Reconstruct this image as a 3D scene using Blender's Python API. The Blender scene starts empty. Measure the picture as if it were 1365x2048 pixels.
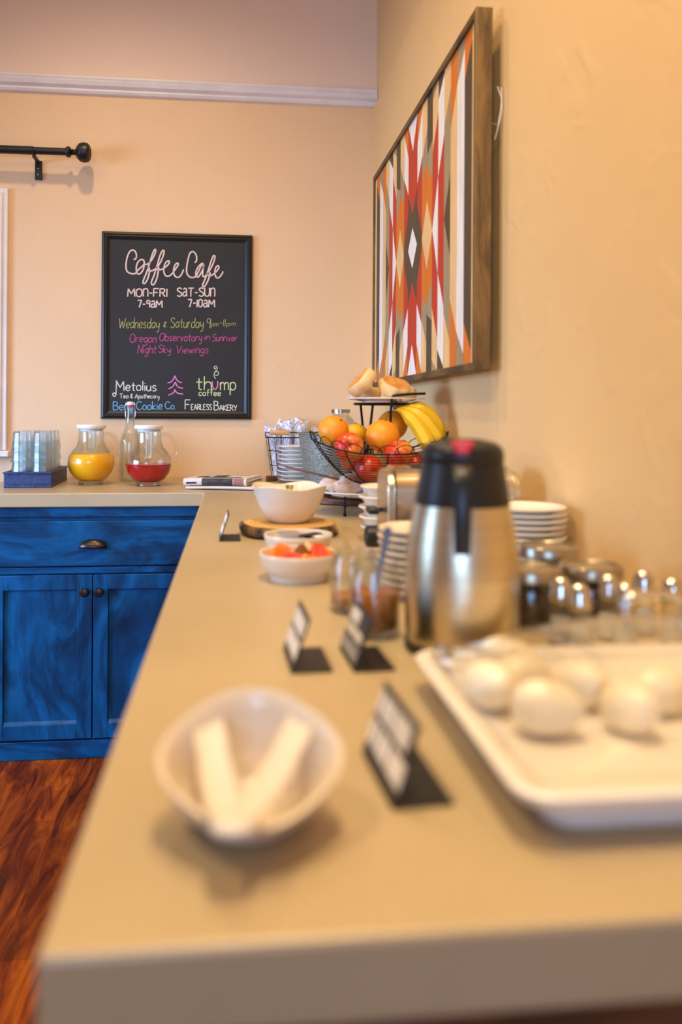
import bpy, bmesh, math, random
from mathutils import Vector, Matrix, Euler
PI = math.pi; R = math.radians
random.seed(7)
scn = bpy.context.scene
col = scn.collection

# ------------------------------------------------------------------ camera
YAW, ROLL, EYE = R(5.93), 0.006, 1.19
fw = Vector((math.sin(YAW), math.cos(YAW), 0)); rt = Vector((math.cos(YAW), -math.sin(YAW), 0)); up = Vector((0, 0, 1))
cx = rt * math.cos(ROLL) + up * math.sin(ROLL); cy = -rt * math.sin(ROLL) + up * math.cos(ROLL); cz = -fw
cam_d = bpy.data.cameras.new('camera'); cam = bpy.data.objects.new('camera', cam_d); col.objects.link(cam)
cam.matrix_world = Matrix(((cx.x, cy.x, cz.x, 0), (cx.y, cy.y, cz.y, 0), (cx.z, cy.z, cz.z, EYE), (0, 0, 0, 1)))
cam_d.sensor_fit = 'VERTICAL'; cam_d.sensor_height = 36; cam_d.sensor_width = 36
cam_d.lens = 1610 / 2048 * 36
cam_d.shift_x = 50.5 / 2048; cam_d.shift_y = -200 / 2048
cam_d.clip_start = 0.02
cam_d.dof.use_dof = True; cam_d.dof.focus_distance = 2.9; cam_d.dof.aperture_fstop = 2.2
scn.camera = cam

# ------------------------------------------------------------------ exposure, world, lights
scn.view_settings.view_transform = 'Standard'; scn.view_settings.look = 'None'
scn.view_settings.exposure = 0.0; scn.view_settings.gamma = 1; scn.view_settings.use_curve_mapping = False
scn.cycles.transparent_max_bounces = 96; scn.cycles.max_bounces = 14; scn.cycles.transmission_bounces = 12
w = bpy.data.worlds.new('world'); scn.world = w; w.use_nodes = True
bg = w.node_tree.nodes['Background']; bg.inputs[0].default_value = (0.60, 0.78, 1.0, 1); bg.inputs[1].default_value = 0.6

def lamp(name, kind, loc, energy, color, target=None, **kw):
    d = bpy.data.lights.new(name, kind); d.energy = energy; d.color = color
    for k, v in kw.items(): setattr(d, k, v)
    o = bpy.data.objects.new(name, d); col.objects.link(o); o.location = loc
    if target is not None:
        o.rotation_euler = (Vector(target) - Vector(loc)).to_track_quat('-Z', 'Y').to_euler()
    return o
WARM = (1.0, 0.765, 0.455)
# recessed ceiling spots (above the frame)
for nm, p, t, e in (('ceiling_spot', (-0.55, 2.30, 3.27), (-0.45, 2.6, 1.2), 74),
                    ('ceiling_spot', (-1.45, 1.35, 3.27), (-0.6, 2.4, 1.0), 18),
                    ('ceiling_spot', (0.10, 1.35, 3.27), (0.12, 1.35, 0.9), 60),
                    ('ceiling_spot', (-1.2, 0.2, 3.27), (0.0, 0.9, 0.9), 98),
                    ('ceiling_spot', (0.12, 0.45, 3.27), (0.2, 0.65, 0.9), 136)):
    lamp(nm, 'SPOT', p, e, WARM, t, spot_size=R(135), spot_blend=1.0, shadow_soft_size=0.055)
# daylight entering by the window in the left wall
DAY = (0.34, 0.56, 1.0)
lamp('window_daylight', 'AREA', (-3.15, 1.4, 1.4), 40, DAY, (0.0, 3.1, 0.55), shape='RECTANGLE', size=1.7, size_y=1.3, spread=R(75))
lamp('window_daylight', 'AREA', (-0.9, -2.75, 1.45), 54, DAY, (-0.2, 3.0, 0.9), shape='RECTANGLE', size=1.5, size_y=1.2)

# ------------------------------------------------------------------ materials
def srgb(h):
    h = h.lstrip('#'); c = [int(h[i:i + 2], 16) / 255 for i in (0, 2, 4)]
    return tuple(x / 12.92 if x <= .04045 else ((x + .055) / 1.055) ** 2.4 for x in c) + (1,)
def newmat(name):
    m = bpy.data.materials.new(name); m.use_nodes = True
    nt = m.node_tree; return m, nt, nt.nodes['Principled BSDF']
def mapped(nt, scale=(1, 1, 1), rot=(0, 0, 0)):
    tc = nt.nodes.new('ShaderNodeTexCoord'); mp = nt.nodes.new('ShaderNodeMapping')
    nt.links.new(tc.outputs['Object'], mp.inputs['Vector']); mp.inputs['Scale'].default_value = scale; mp.inputs['Rotation'].default_value = rot
    return mp.outputs[0]
def noise(nt, vec, scale, detail=4, rough=.55, dist=0):
    n = nt.nodes.new('ShaderNodeTexNoise'); nt.links.new(vec, n.inputs['Vector'])
    n.inputs['Scale'].default_value = scale; n.inputs['Detail'].default_value = detail; n.inputs['Roughness'].default_value = rough; n.inputs['Distortion'].default_value = dist
    return n.outputs['Fac']
def ramp(nt, fac, stops):
    r = nt.nodes.new('ShaderNodeValToRGB'); nt.links.new(fac, r.inputs[0])
    e = r.color_ramp.elements
    while len(e) < len(stops): e.new(0.5)
    for i, (p, c) in enumerate(stops): e[i].position = p; e[i].color = c
    return r.outputs[0]
def bump(nt, b, h, strength, dist=.01):
    n = nt.nodes.new('ShaderNodeBump'); nt.links.new(h, n.inputs['Height']); n.inputs['Strength'].default_value = strength; n.inputs['Distance'].default_value = dist
    nt.links.new(n.outputs[0], b.inputs['Normal'])
def mat(name, c, rough=.5, metal=0, c2=None, ns=8, stretch=(1, 1, 1), bs=None, bstr=.2, bd=.004, coat=0, sss=0, dist=0, lo=.35, hi=.65):
    m, nt, b = newmat(name)
    c = srgb(c) if isinstance(c, str) else c
    b.inputs['Roughness'].default_value = rough; b.inputs['Metallic'].default_value = metal; b.inputs['Base Color'].default_value = c
    b.inputs['Coat Weight'].default_value = coat
    if sss: b.inputs['Subsurface Weight'].default_value = sss; b.inputs['Subsurface Radius'].default_value = (.01, .006, .004)
    vec = mapped(nt, stretch)
    if c2 is None: c2 = tuple(x * .9 for x in c[:3]) + (1,)
    else: c2 = srgb(c2) if isinstance(c2, str) else c2
    nt.links.new(ramp(nt, noise(nt, vec, ns, dist=dist), [(lo, c), (hi, c2)]), b.inputs['Base Color'])
    if bs: bump(nt, b, noise(nt, vec, bs, 6), bstr, bd)
    return m
def glassmat(name, tint=(.97, .99, .98, 1), refr=.35, ior=1.5, rough=0):
    m = bpy.data.materials.new(name); m.use_nodes = True; nt = m.node_tree; nt.nodes.clear()
    N = nt.nodes.new; L = nt.links.new
    out = N('ShaderNodeOutputMaterial'); lw = N('ShaderNodeLayerWeight'); lw.inputs['Blend'].default_value = .5
    pw_ = N('ShaderNodeMath'); pw_.operation = 'POWER'; L(lw.outputs['Facing'], pw_.inputs[0]); pw_.inputs[1].default_value = 4.0
    fr = N('ShaderNodeMath'); fr.operation = 'MULTIPLY_ADD'; L(pw_.outputs[0], fr.inputs[0]); fr.inputs[1].default_value = .75; fr.inputs[2].default_value = ((ior - 1) / (ior + 1)) ** 2
    tr = N('ShaderNodeBsdfTransparent'); tr.inputs['Color'].default_value = tint
    gl = N('ShaderNodeBsdfGlossy'); gl.inputs['Roughness'].default_value = rough + .02
    g = N('ShaderNodeBsdfGlass'); g.inputs['IOR'].default_value = ior; g.inputs['Color'].default_value = tint; g.inputs['Roughness'].default_value = rough
    a = N('ShaderNodeMixShader'); L(fr.outputs[0], a.inputs[0]); L(tr.outputs[0], a.inputs[1]); L(gl.outputs[0], a.inputs[2])
    b = N('ShaderNodeMixShader'); b.inputs[0].default_value = refr; L(a.outputs[0], b.inputs[1]); L(g.outputs[0], b.inputs[2])
    L(b.outputs[0], out.inputs[0]); return m

def wall_material(name, lower, upper=None, split=2.53):
    m, nt, b = newmat(name); b.inputs['Roughness'].default_value = .62
    vec = mapped(nt)
    base = ramp(nt, noise(nt, vec, 1.6, 5), [(.3, srgb(lower)), (.75, tuple(x * .93 for x in srgb(lower)[:3]) + (1,))])
    if upper:
        sp = nt.nodes.new('ShaderNodeSeparateXYZ'); nt.links.new(vec, sp.inputs[0])
        mt = nt.nodes.new('ShaderNodeMath'); mt.operation = 'GREATER_THAN'; mt.inputs[1].default_value = split; nt.links.new(sp.outputs[2], mt.inputs[0])
        mx = nt.nodes.new('ShaderNodeMix'); mx.data_type = 'RGBA'; nt.links.new(mt.outputs[0], mx.inputs[0]); nt.links.new(base, mx.inputs[6]); mx.inputs[7].default_value = srgb(upper)
        base = mx.outputs[2]
    nt.links.new(base, b.inputs['Base Color'])
    n1 = noise(nt, vec, 7, 3, .5, .8); n2 = noise(nt, vec, 60, 3)
    thr = ramp(nt, n1, [(.55, (0, 0, 0, 1)), (.63, (1, 1, 1, 1))])
    ad = nt.nodes.new('ShaderNodeMath'); ad.operation = 'MULTIPLY_ADD'; nt.links.new(n2, ad.inputs[0]); ad.inputs[1].default_value = .25; nt.links.new(thr, ad.inputs[2])
    bump(nt, b, ad.outputs[0], .14, .004)
    return m
M = {}
M['wall_back'] = wall_material('painted_plaster', '#ebc598', '#f0d4bb')
M['wall'] = wall_material('painted_plaster_side', '#e7c084')
M['ceil'] = mat('ceiling_paint', '#e8e0d4', .8)
M['trim'] = mat('white_trim_paint', '#ece4e0', .4, bs=30, bstr=.03)
def floor_material():
    m, nt, b = newmat('hardwood_planks'); b.inputs['Roughness'].default_value = .45; b.inputs['Specular IOR Level'].default_value = .14
    tc = nt.nodes.new('ShaderNodeTexCoord'); mp = nt.nodes.new('ShaderNodeMapping'); nt.links.new(tc.outputs['Object'], mp.inputs[0]); mp.inputs['Rotation'].default_value = (0, 0, PI / 2)
    br = nt.nodes.new('ShaderNodeTexBrick'); nt.links.new(mp.outputs[0], br.inputs[0])
    br.inputs['Scale'].default_value = 1; br.inputs['Brick Width'].default_value = 1.2; br.inputs['Row Height'].default_value = .125; br.inputs['Mortar Size'].default_value = .0007
    br.inputs['Color1'].default_value = (.75, .75, .75, 1); br.inputs['Color2'].default_value = (1.15, 1.1, 1.05, 1); br.inputs['Mortar'].default_value = (.12, .1, .1, 1)
    v2 = mapped(nt, (9, 1.3, 1))
    n = noise(nt, v2, 2.4, 8, .62, 1.6)
    c = ramp(nt, n, [(.28, srgb('#2c0e02')), (.44, srgb('#6a2a04')), (.58, srgb('#944406')), (.72, srgb('#bc6a14'))])
    mx = nt.nodes.new('ShaderNodeMix'); mx.data_type = 'RGBA'; mx.blend_type = 'MULTIPLY'; mx.inputs[0].default_value = 1
    nt.links.new(c, mx.inputs[6]); nt.links.new(br.outputs[0], mx.inputs[7]); nt.links.new(mx.outputs[2], b.inputs['Base Color'])
    bump(nt, b, n, .15, .003); return m
M['floor'] = floor_material()
M['counter'] = mat('concrete_worktop', '#bca680', .34, c2='#b09a74', ns=3, bs=90, bstr=.03, lo=.3, hi=.7)
def blue_material(name, rotate=False):
    m, nt, b = newmat(name); b.inputs['Roughness'].default_value = .4; b.inputs['Specular IOR Level'].default_value = .25
    v = mapped(nt, (1, 1, .45) if not rotate else (.4, 1, 1.6))
    n = noise(nt, v, 6, 5, .6, 1.4); g = noise(nt, mapped(nt, (40, 40, 2) if not rotate else (2, 40, 40)), 3, 4)
    c = ramp(nt, n, [(.25, srgb('#04152e')), (.44, srgb('#03406a')), (.58, srgb('#055f96')), (.68, srgb('#24588e')), (.82, srgb('#4c4c7c'))])
    mx = nt.nodes.new('ShaderNodeMix'); mx.data_type = 'RGBA'; mx.blend_type = 'MULTIPLY'; mx.inputs[0].default_value = .45
    nt.links.new(c, mx.inputs[6]); nt.links.new(g, mx.inputs[7]); nt.links.new(mx.outputs[2], b.inputs['Base Color'])
    bump(nt, b, g, .08, .002); return m
M['blue'] = blue_material('blue_stained_wood'); M['blueh'] = blue_material('blue_stained_drawer', True)
M['blue_dark'] = mat('dark_blue_tray', '#2b3f74', .5, c2='#1b2b52', ns=60, bs=160, bstr=.5)
M['bronze'] = mat('dark_bronze', '#4a4038', .33, .9)
M['black'] = mat('black_paint', '#14110f', .4)
M['black_metal'] = mat('black_wire_metal', '#1a1614', .38, .6)
M['black_plastic'] = mat('black_plastic', '#171819', .38)
M['chalk_board'] = mat('chalkboard_surface', '#1b1917', .6, c2='#201f20', ns=3, bs=200, bstr=.05)
M['acrylic'] = mat('black_acrylic', '#17130d', .42)
M['white_print'] = mat('white_lettering', '#efe6da', .6)
M['ceramic'] = mat('white_ceramic', '#f0ebe2', .16, c2='#ece6dc', ns=2, coat=.3)
M['cream_ceramic'] = mat('cream_ceramic', '#eee0c8', .25, c2='#e6d6bc', ns=3, coat=.2)
M['melamine'] = mat('white_melamine', '#eae2d6', .28, c2='#e6ded1', ns=2)
M['glass'] = glassmat('clear_glass', refr=.12)
M['glass_stack'] = glassmat('tumbler_glass', (.978, .994, .988, 1), .5)
M['dome'] = glassmat('clear_acrylic', (.99, .985, .975, 1), 0.0, 1.5)
M['steel'] = mat('brushed_steel', '#dccfb0', .30, 1, c2='#d0c2a2', ns=3, stretch=(1, 1, 30))
M['chrome'] = mat('chrome', '#d8d2c8', .12, 1)
M['lid_metal'] = mat('jar_lid_metal', '#b7ab92', .3, 1)
M['frame_wood'] = mat('stained_frame_wood', '#6e5026', .55, c2='#3c2814', ns=5, stretch=(5, 1, 5), bs=40, bstr=.15, dist=1.2)
M['frame_wood_v'] = mat('stained_frame_wood_upright', '#80602e', .55, c2='#4a3418', ns=5, stretch=(5, 5, 1), bs=40, bstr=.15, dist=1.2)
for k, c in (('W', '#efe7dc'), ('C', '#e8be7e'), ('R', '#c0300f'), ('O', '#d87212'), ('G', '#a08c68'), ('B', '#4e3d26')):
    M['art' + k] = mat('painted_strip_' + {'W': 'white', 'C': 'natural', 'R': 'red', 'O': 'orange', 'G': 'taupe', 'B': 'brown'}[k], c, .55, c2=tuple(x * .82 for x in srgb(c)[:3]) + (1,), ns=14, stretch=(1, 6, .6), bs=60, bstr=.08)
M['orange_juice'] = mat('orange_juice', '#fcb200', .3, c2='#fcb808')
M['red_juice'] = mat('red_juice', '#b0000c', .2, c2='#bc0410')
M['water'] = glassmat('water', (.97, .98, .96, 1), .2, 1.33)
M['red_plastic'] = mat('red_plastic', '#d8141e', .35)
M['white_plastic'] = mat('white_plastic', '#f2efea', .35)
M['bark'] = mat('bark', '#8a683e', .9, c2='#2e1c10', ns=38, stretch=(1, 1, .5), bs=45, bstr=.9, bd=.01)
def slice_material():
    m, nt, b = newmat('cut_wood_face'); b.inputs['Roughness'].default_value = .55
    v = mapped(nt); wv = nt.nodes.new('ShaderNodeTexWave'); wv.wave_type = 'RINGS'; wv.rings_direction = 'Z'; nt.links.new(v, wv.inputs[0])
    wv.inputs['Scale'].default_value = 28; wv.inputs['Distortion'].default_value = 2; wv.inputs['Detail'].default_value = 3
    nt.links.new(ramp(nt, wv.outputs['Fac'], [(0, srgb('#cc9a4c')), (1, srgb('#dcb268'))]), b.inputs['Base Color']); return m
M['slice'] = slice_material()
M['light_wood'] = mat('light_wood', '#d8a468', .5, c2='#c48f52', ns=10, stretch=(1, 8, 8))
M['spoon_wood'] = mat('spoon_wood', '#c4ac78', .6, c2='#b09660', ns=10)
M['dark_wood'] = mat('dark_wood', '#6a3d1e', .5, c2='#46260f', ns=10, stretch=(1, 8, 8))
def galvanised():
    m, nt, b = newmat('galvanised_steel'); b.inputs['Roughness'].default_value = .5; b.inputs['Metallic'].default_value = .55
    v = mapped(nt); vo = nt.nodes.new('ShaderNodeTexVoronoi'); nt.links.new(v, vo.inputs[0]); vo.inputs['Scale'].default_value = 160
    nt.links.new(ramp(nt, vo.outputs['Distance'], [(.1, srgb('#a5a698')), (.7, srgb('#7d8076'))]), b.inputs['Base Color']); bump(nt, b, vo.outputs['Distance'], .35, .003); return m
M['galv'] = galvanised()
def napkin_material():
    m, nt, b = newmat('patterned_napkin_cloth'); b.inputs['Roughness'].default_value = .85
    v = mapped(nt); n = noise(nt, v, 55, 2, .5, 1.5)
    nt.links.new(ramp(nt, n, [(.5, srgb('#eceaf2')), (.56, srgb('#6a74a4')), (.62, srgb('#e8e6f0'))]), b.inputs['Base Color']); return m
M['napkin'] = napkin_material()
M['orange_skin'] = mat('orange_peel', '#ef8c10', .42, c2='#f29a1c', ns=6, bs=150, bstr=.25, sss=.05)
M['lemon_skin'] = mat('lemon_peel', '#f0b818', .42, bs=130, bstr=.2)
def apple_material():
    m, nt, b = newmat('apple_skin'); b.inputs['Roughness'].default_value = .28
    v = mapped(nt, (1, 1, .35)); n = noise(nt, v, 60, 4, .6)
    sp = nt.nodes.new('ShaderNodeSeparateXYZ'); nt.links.new(mapped(nt), sp.inputs[0])
    ma = nt.nodes.new('ShaderNodeMath'); ma.operation = 'MULTIPLY_ADD'; nt.links.new(sp.outputs[0], ma.inputs[0]); ma.inputs[1].default_value = 4.5; nt.links.new(n, ma.inputs[2])
    nt.links.new(ramp(nt, ma.outputs[0], [(.28, srgb('#c4281a')), (.5, srgb('#d0481e')), (.68, srgb('#d8862c')), (.85, srgb('#d8a038'))]), b.inputs['Base Color']); return m
M['apple'] = apple_material()
M['stem'] = mat('fruit_stem', '#4a3a1e', .8)
M['banana'] = mat('banana_peel', '#eec41c', .45, c2='#dcae10', ns=9)
M['banana_tip'] = mat('banana_tip', '#6a5220', .7)
M['muffin'] = mat('pale_bread_side', '#dca860', .75, c2='#ecd0a0', ns=22, bs=70, bstr=.5)
M['pastry'] = mat('sugared_pastry', '#d8a878', .8, c2='#f0ded0', ns=30, bs=60, bstr=.6)
M['paper'] = mat('newsprint', '#d8cabc', .85, c2='#cfc0b0', ns=20)
M['ink'] = mat('printed_ink', '#2a2524', .8, c2='#4a423e', ns=40)
M['ink_red'] = mat('printed_red_picture', '#9a6a60', .8)
M['egg'] = mat('peeled_egg', '#f3e7cb', .3, c2='#f1e1bf', ns=3, sss=.15)
M['jam'] = mat('orange_jam', '#c07410', .25, c2='#6a3408', ns=14)
M['dark_steel'] = mat('dull_steel', '#6c6a72', .38, .85)
M['granola'] = mat('granola', '#6a4016', .8, c2='#2c1806', ns=60, bs=80, bstr=.9, bd=.01)
M['foil'] = mat('foil_packet', '#b8bac8', .3, .6)
M['pieceO'] = mat('orange_fruit_flesh', '#e8862a', .4, c2='#e0701c', ns=20)
M['pieceR'] = mat('red_fruit_flesh', '#dc4a24', .4, c2='#c8361c', ns=20)
M['pieceB'] = mat('brown_fruit_peel', '#8a4e1c', .5)
M['pieceP'] = mat('pale_fruit_flesh', '#f0cfa8', .4)
M['tongs'] = mat('tongs_plastic', '#e0d4c4', .4)
M['near_ceramic'] = mat('warm_white_ceramic', '#e8d8c0', .22, c2='#e4d2b8', ns=2)
M['olive'] = mat('olive_spoon', '#76683a', .35, .3)
M['string'] = mat('white_cord', '#e8e4e0', .6)

# ------------------------------------------------------------------ mesh building
class MB:
    def __init__(s): s.v = []; s.f = []; s.mi = []
    def add(s, vs, fs, T=None, mi=0):
        o = len(s.v)
        s.v += [tuple(T @ Vector(p)) if T is not None else tuple(p) for p in vs]
        s.f += [tuple(i + o for i in f) for f in fs]; s.mi += [mi] * len(fs); return s
    def box(s, a, b, T=None, mi=0):
        (x0, y0, z0), (x1, y1, z1) = a, b
        return s.add([(x0, y0, z0), (x1, y0, z0), (x1, y1, z0), (x0, y1, z0), (x0, y0, z1), (x1, y0, z1), (x1, y1, z1), (x0, y1, z1)],
                     [(3, 2, 1, 0), (4, 5, 6, 7), (0, 1, 5, 4), (1, 2, 6, 5), (2, 3, 7, 6), (3, 0, 4, 7)], T, mi)
    def loft(s, rings, closed=True, caps=True, T=None, mi=0, loop=False):
        n = len(rings[0]); vs = [p for r in rings for p in r]; fs = []
        m = len(rings); rng = m if loop else m - 1
        for i in range(rng):
            k = (i + 1) % m
            for j in range(n if closed else n - 1):
                a, b = i * n + j, i * n + (j + 1) % n
                fs.append((a, b, k * n + (j + 1) % n, k * n + j))
        if caps and closed and not loop:
            fs.append(tuple(range(n))[::-1]); fs.append(tuple((m - 1) * n + j for j in range(n)))
        return s.add(vs, fs, T, mi)
    def lathe(s, prof, n=40, shape=None, T=None, mi=0, caps=True):
        rings = []
        for r, z in prof:
            ring = []
            for j in range(n):
                t = 2 * PI * j / n; p = (max(r, 1e-5) * math.cos(t), max(r, 1e-5) * math.sin(t), z)
                ring.append(shape(t, r, z) if shape else p)
            rings.append(ring)
        return s.loft(rings, True, caps, T, mi)
    def tube(s, pts, r, n=8, closed=False, T=None, mi=0, flat=None, ref=None):
        P = [Vector(p) for p in pts]; m = len(P); rings = []; prev = None
        for i in range(m):
            if closed: t = P[(i + 1) % m] - P[i - 1]
            else: t = P[min(i + 1, m - 1)] - P[max(i - 1, 0)]
            if t.length < 1e-9: t = Vector((0, 0, 1))
            t.normalize()
            if prev is None:
                rf_ = Vector(ref) if ref is not None else Vector((0, 0, 1)) if abs(t.z) < .9 else Vector((0, 1, 0)); u = t.cross(rf_).normalized()
            else:
                u = prev - t * prev.dot(t)
                u = u.normalized() if u.length > 1e-6 else t.orthogonal().normalized()
            prev = u; v = t.cross(u)
            rr = r(i / max(m - 1, 1)) if callable(r) else r
            ra, rb = (rr, rr) if flat is None else (rr, flat)
            rings.append([tuple(P[i] + u * math.cos(2 * PI * j / n) * ra + v * math.sin(2 * PI * j / n) * rb) for j in range(n)])
        return s.loft(rings, True, not closed, T, mi, loop=closed)
    def prism(s, poly, z0, z1, T=None, mi=0):
        n = len(poly)
        return s.add([(x, y, z0) for x, y in poly] + [(x, y, z1) for x, y in poly],
                     [tuple(range(n))[::-1], tuple(range(n, 2 * n))] + [(i, (i + 1) % n, n + (i + 1) % n, n + i) for i in range(n)], T, mi)
    def ball(s, c, rx, ry=None, rz=None, nu=20, nv=12, T=None, fn=None, mi=0):
        ry = ry or rx; rz = rz or rx; rings = []
        for i in range(nv + 1):
            a = PI * i / nv; ring = []
            for j in range(nu):
                t = 2 * PI * j / nu
                d = (math.sin(a) * math.cos(t) + 1e-5 * math.cos(t), math.sin(a) * math.sin(t) + 1e-5 * math.sin(t), -math.cos(a))
                k = fn(d) if fn else 1
                ring.append((c[0] + d[0] * rx * k, c[1] + d[1] * ry * k, c[2] + d[2] * rz * k))
            rings.append(ring)
        return s.loft(rings, True, True, T, mi)
    def build(s, name, m, parent=None, smooth=30, bevel=0, loc=None, rot=None, sub=0):
        me = bpy.data.meshes.new(name); me.from_pydata(s.v, [], s.f)
        for mm in (m if isinstance(m, (list, tuple)) else [m]): me.materials.append(mm)
        if isinstance(m, (list, tuple)): me.polygons.foreach_set('material_index', s.mi)
        bm = bmesh.new(); bm.from_mesh(me); bmesh.ops.recalc_face_normals(bm, faces=bm.faces); bm.to_mesh(me); bm.free()
        if smooth:
            me.polygons.foreach_set('use_smooth', [True] * len(me.polygons)); me.set_sharp_from_angle(angle=R(smooth))
        me.update()
        o = bpy.data.objects.new(name, me); col.objects.link(o)
        if parent is not None: o.parent = parent
        if loc: o.location = loc
        if rot: o.rotation_euler = rot
        if bevel:
            b = o.modifiers.new('bevel', 'BEVEL'); b.width = bevel; b.segments = 2; b.limit_method = 'ANGLE'; b.angle_limit = R(40)
        if sub:
            b = o.modifiers.new('subdivision', 'SUBSURF'); b.levels = sub; b.render_levels = sub
        return o
def tag(o, label, cat, group=None, kind=None):
    o['label'] = label; o['category'] = cat
    if group: o['group'] = group
    if kind: o['kind'] = kind
    return o
def thing(name, label, cat, loc=(0, 0, 0), rot=0, group=None):
    o = bpy.data.objects.new(name, None); col.objects.link(o); o.empty_display_size = .05
    o.location = loc; o.rotation_euler = rot if isinstance(rot, tuple) else (0, 0, rot)
    return tag(o, label, cat, group)
KIDS = {}
def kids(o): return [c for c in bpy.data.objects if c.parent == o]
def dup(root, loc, rot=None, label=None, group=None):
    def cp(o, parent):
        c = o.copy(); col.objects.link(c)
        if parent is not None: c.parent = parent
        for ch in kids(o): cp(ch, c)
        return c
    srcs = root
    c = cp(srcs, None); c.location = loc
    if rot is not None: c.rotation_euler = rot if isinstance(rot, tuple) else (0, 0, rot)
    if label: c['label'] = label
    if group: c['group'] = group
    return c
def struct(o): o['kind'] = 'structure'; return o
ORD = ['lowest', 'second', 'third', 'fourth', 'fifth', 'sixth', 'seventh', 'eighth', 'ninth', 'tenth', 'eleventh', 'twelfth']
def level(i, n):
    return 'lowest' if i == 0 else 'topmost' if i == n - 1 else ORD[i] + ' from the bottom'

# ------------------------------------------------------------------ room shell
WX, BY, CT = .596, 3.416, .91        # right wall, back wall, worktop height
struct(MB().box((-3.3, -2.9, -.06), (.75, 3.6, 0)).build('floor', M['floor'], smooth=0))
struct(MB().box((-3.3, -2.9, 3.3), (.75, 3.6, 3.36)).build('ceiling', M['ceil'], smooth=0))
def wall_with_hole(name, axis, at, thick, lo, hi, hole, m):
    b = MB(); (h0, h1, z0, z1) = hole
    for a0, a1, c0, c1 in ((lo, h0, 0, 3.3), (h1, hi, 0, 3.3), (h0, h1, 0, z0), (h0, h1, z1, 3.3)):
        if axis == 'y': b.box((a0, at, c0), (a1, at + thick, c1))
        else: b.box((at, a0, c0), (at + thick, a1, c1))
    return struct(b.build(name, m, smooth=0))
wall_with_hole('wall_back', 'y', BY, .14, -3.3, .75, (-2.15, -1.01, 1.05, 2.03), M['wall_back'])
b = MB().box((WX, -2.9, 0), (.75, BY, 2.497)).box((WX + .014, -2.9, 2.497), (.75, BY, 3.3)); struct(b.build('wall_right', M['wall'], smooth=0))
wall_with_hole('wall_left', 'x', -3.3, .12, -2.9, BY, (.5, 2.3, .7, 2.1), M['wall'])
wall_with_hole('wall_front', 'y', -2.9, .12, -3.18, WX, (-1.7, -.1, .8, 2.1), M['wall'])
# picture rail on the back wall: a swept profile
prof = [(0, 0), (-.012, .003), (-.018, .012), (-.016, .02), (-.03, .03), (-.036, .045), (-.03, .052), (-.034, .058), (-.034, .066), (-.022, .07), (0, .072)]
b = MB(); b.loft([[(x, BY + p, 2.497 + q) for p, q in prof] for x in (-3.18, WX + .012)]); struct(b.build('trim_1', M['trim'], smooth=20))
# window casing left of the frame's edge
wn = thing('window_1', 'white framed window', 'window'); del wn['category'], wn['label']; struct(wn)
b = MB()
for x0, x1, z0, z1 in ((-1.02, -.917, 1.025, 2.097), (-2.24, -2.14, 1.025, 2.097)):
    b.box((x0, BY - .018, z0), (x1, BY, z1)).box((x0 + .02, BY - .026, z0), (x1 - .02, BY - .0181, z1 - .02))
b.box((-2.1399, BY - .0178, 2.02), (-1.0201, BY, 2.0968)).box((-2.1399, BY - .0258, 2.04), (-1.0201, BY - .0179, 2.0768))
b.build('casing', M['trim'], wn, bevel=.004)
MB().box((-2.26, BY - .05, 1.0), (-.90, BY, 1.025)).build('sill', M['trim'], wn, bevel=.004)
b = MB()
for x0, x1, z0, z1 in ((-2.14, -2.09, 1.04, 2.03), (-1.06, -1.01, 1.04, 2.03), (-2.09, -1.06, 1.04, 1.09), (-2.09, -1.06, 1.98, 2.03), (-2.09, -1.06, 1.5, 1.55)): b.box((x0, BY + .04, z0), (x1, BY + .08, z1))
b.build('sash', M['trim'], wn, bevel=.003)
MB().box((-2.13, BY + .058, 1.06), (-1.02, BY + .062, 2.0)).build('pane', M['glass'], wn, smooth=0)

# ------------------------------------------------------------------ cabinets and worktop
def recess_panel(b, x0, x1, z0, z1, y, fw_=.05, d=.010, out=.02):
    # a shaker door facing -y: rails, stiles, chamfer, sunk panel
    b.box((x0, y - out, z0), (x0 + fw_, y, z1)).box((x1 - fw_, y - out, z0), (x1, y, z1))
    b.box((x0 + fw_, y - out, z1 - fw_), (x1 - fw_, y, z1)).box((x0 + fw_, y - out, z0), (x1 - fw_, y, z0 + fw_))
    b.box((x0 + fw_, y - out + d, z0 + fw_), (x1 - fw_, y, z1 - fw_))
    for (pa, pb) in (((x0 + fw_, z0 + fw_), (x1 - fw_, z0 + fw_)),):
        b.prism([(y - out, z0 + fw_), (y - out + d, z0 + fw_ + .012), (y - out + d, z0 + fw_)], x0 + fw_, x1 - fw_, Matrix(((0, 0, 1, 0), (1, 0, 0, 0), (0, 1, 0, 0), (0, 0, 0, 1))))
def knob(parent, p):
    MB().lathe([(0, 0), (.009, 0), (.006, .006), (.006, .012), (.015, .018), (.0165, .024), (.012, .031), (0, .033)], 20, T=Matrix.Translation(p) @ Matrix.Rotation(PI / 2, 4, 'X')).build('knob', M['bronze'], parent)
cb = thing('base_cabinet', 'blue stained cabinet with drawer and two doors under the back worktop', 'cabinet', (-.47, 2.83, 0))
X0, X1 = -.365, .385
b = MB().box((X0, .001, .0), (X1, .575, .855)); b.build('carcass', M['blue'], cb, smooth=0)
b = MB().box((X0, -.012, .826), (X1, .0, .861)); b.build('top_rail', M['blueh'], cb, bevel=.002)
b = MB().box((X0, -.012, .0), (X1, .0, .064)); b.build('plinth', M['blueh'], cb, bevel=.003)
dr = MB().box((X0 + .01, -.02, .660), (X1 - .01, .0, .814)).build('drawer', M['blueh'], cb, bevel=.003)
MB().box((X0, -.014, .634), (X1, .0, .656)).build('middle_rail', M['blueh'], cb, bevel=.002)
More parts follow.
